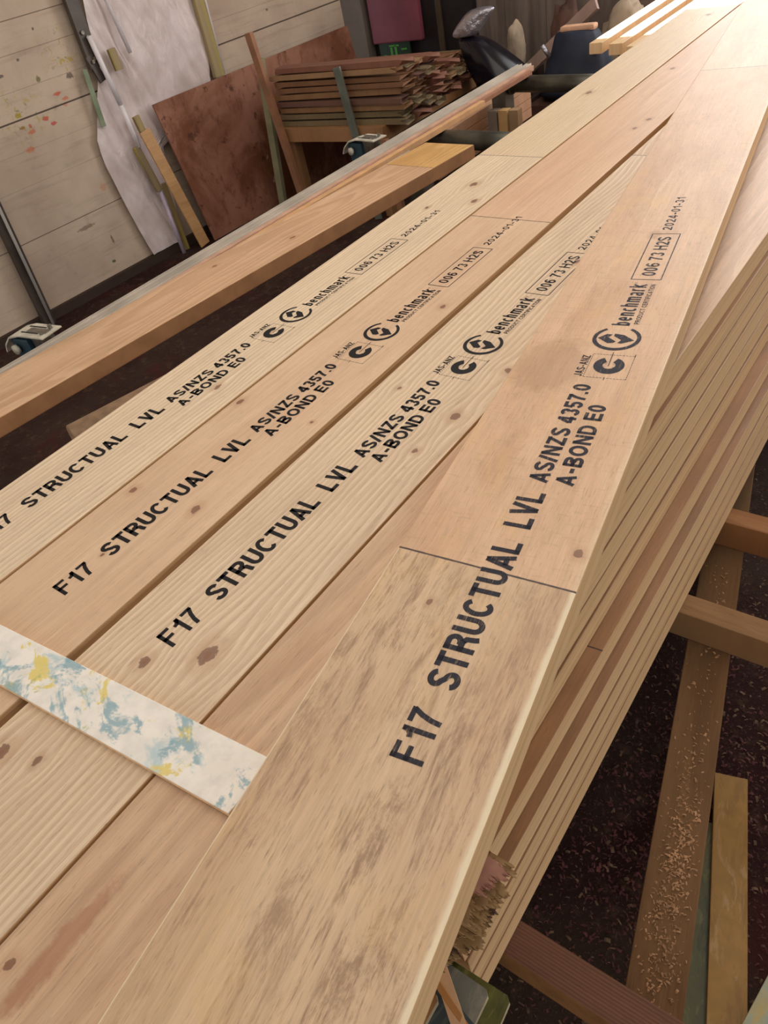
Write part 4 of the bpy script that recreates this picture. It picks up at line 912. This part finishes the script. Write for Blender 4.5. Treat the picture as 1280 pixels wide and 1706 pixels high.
bm = bmesh.new(); bar(bm, (-2.45, 4.56, -.46), (-1.98, 4.53, -.14), .07, .02, side=(0, .4, 1)); tag(link('board_offcut', bm, plain('dusty_pink_board', srgb('#A88C7E'), .8)), 'dusty pinkish board offcut slanting over the sacks', 'board')
bag('brown_bundle', (-1.66, 4.62, FZ+.20), (.14, .12, .19), BRS, 'small brown bundle right of the navy bag', 17, cat='bundle')
bm = bmesh.new(); bx(bm, -1.80, -1.52, 4.52, 4.74, FZ, FZ+.20, .003); tag(link('box', bm, DKW), 'low dark box under the brown bundle', 'box')
bag('black_roll', (-1.80, 3.35, FZ+.12), (.17, .12, .13), BLK, 'rounded glossy black bundle under the far rack arm', 19, cat='bundle')
bm = bmesh.new(); bx(bm, -1.98, -1.64, 3.24, 3.46, FZ, FZ+.13, .003); tag(link('box', bm, DKW), 'low dark box under the glossy black bundle', 'box')
# sunlit long timbers left of the stack's far end
SUNW = face_mat('raw_pine_batten', srgb('#E2BC8C'), srgb('#C08E5A'), 121, .4, 5, 20)
for k, (x0, y0, x1, y1, lab) in enumerate(((-1.430, 3.20, -1.440, 4.9, 'raw pine batten in the sun, farthest left of the three'), (-1.330, 3.16, -1.330, 4.9, 'raw pine batten in the sun, middle of the three'), (-1.235, 3.10, -1.225, 4.9, 'raw pine batten in the sun, closest to the stack'))):
    d = Vector((x1-x0, y1-y0)); bm = bmesh.new(); bx(bm, 0, .055, 0, d.length, -.04, 0, .002); o = link('pine_batten', bm, SUNW); o.location = (x0, y0, -.06); o.rotation_euler = (0, 0, atan2(-d.x, d.y)); tag(o, lab, 'batten')
sh = empty('batten_stand'); tag(sh, 'dark stand carrying the pine battens beside the stack', 'stand')
for y in (3.5, 4.6):
    bm = bmesh.new(); bx(bm, -1.45, -1.16, y, y+.05, -.16, -.101, .002); link('beam', bm, DKW, sh)
    for x in (-1.43, -1.22):
        bm = bmesh.new(); bx(bm, x, x+.04, y, y+.05, FZ, -.16, .002); link('leg', bm, DKW, sh)
# short stack of boards and two posts between the rack arms
for k in range(4):
    bm = bmesh.new(); bx(bm, 0, .20, 0, .95, -.044, 0, .002); o = link('short_board', bm, [plain('short_board_face_%d' % k, srgb('#B88E6E'), .7)])
    o.location = (-2.28, 2.96, -.345-.046*k); o.rotation_euler = (0, 0, 0); tag(o, ['topmost', 'second', 'third', 'lowest'][k]+' of the short boards stacked beyond the near rack arm', 'timber board')
bm = bmesh.new(); bx(bm, -2.27, -2.09, 3.0, 3.85, FZ, -.5275, .003); tag(link('timber_block', bm, DKW), 'dark timber block under the short boards', 'timber block')
for x, c, lab in ((-1.955, '#8A7C6E', 'grey upright post between the rack arms, left one'), (-1.900, '#C29A66', 'honey wooden upright post between the rack arms'), (-1.843, '#9A7A58', 'brown wooden upright post between the rack arms, right one')):
    bm = bmesh.new(); bx(bm, x, x+.047, 3.24, 3.285, FZ, -.31, .002); tag(link('upright_post', bm, plain('post_'+c[1:].lower(), srgb(c), .7)), lab, 'post')

# ------------------------------------------------------------------ raise everything so that the floor is at z = 0
for o in list(COL.objects):
    if o.parent is None and o.type in {'MESH', 'EMPTY'}: o.location.z += LIFT
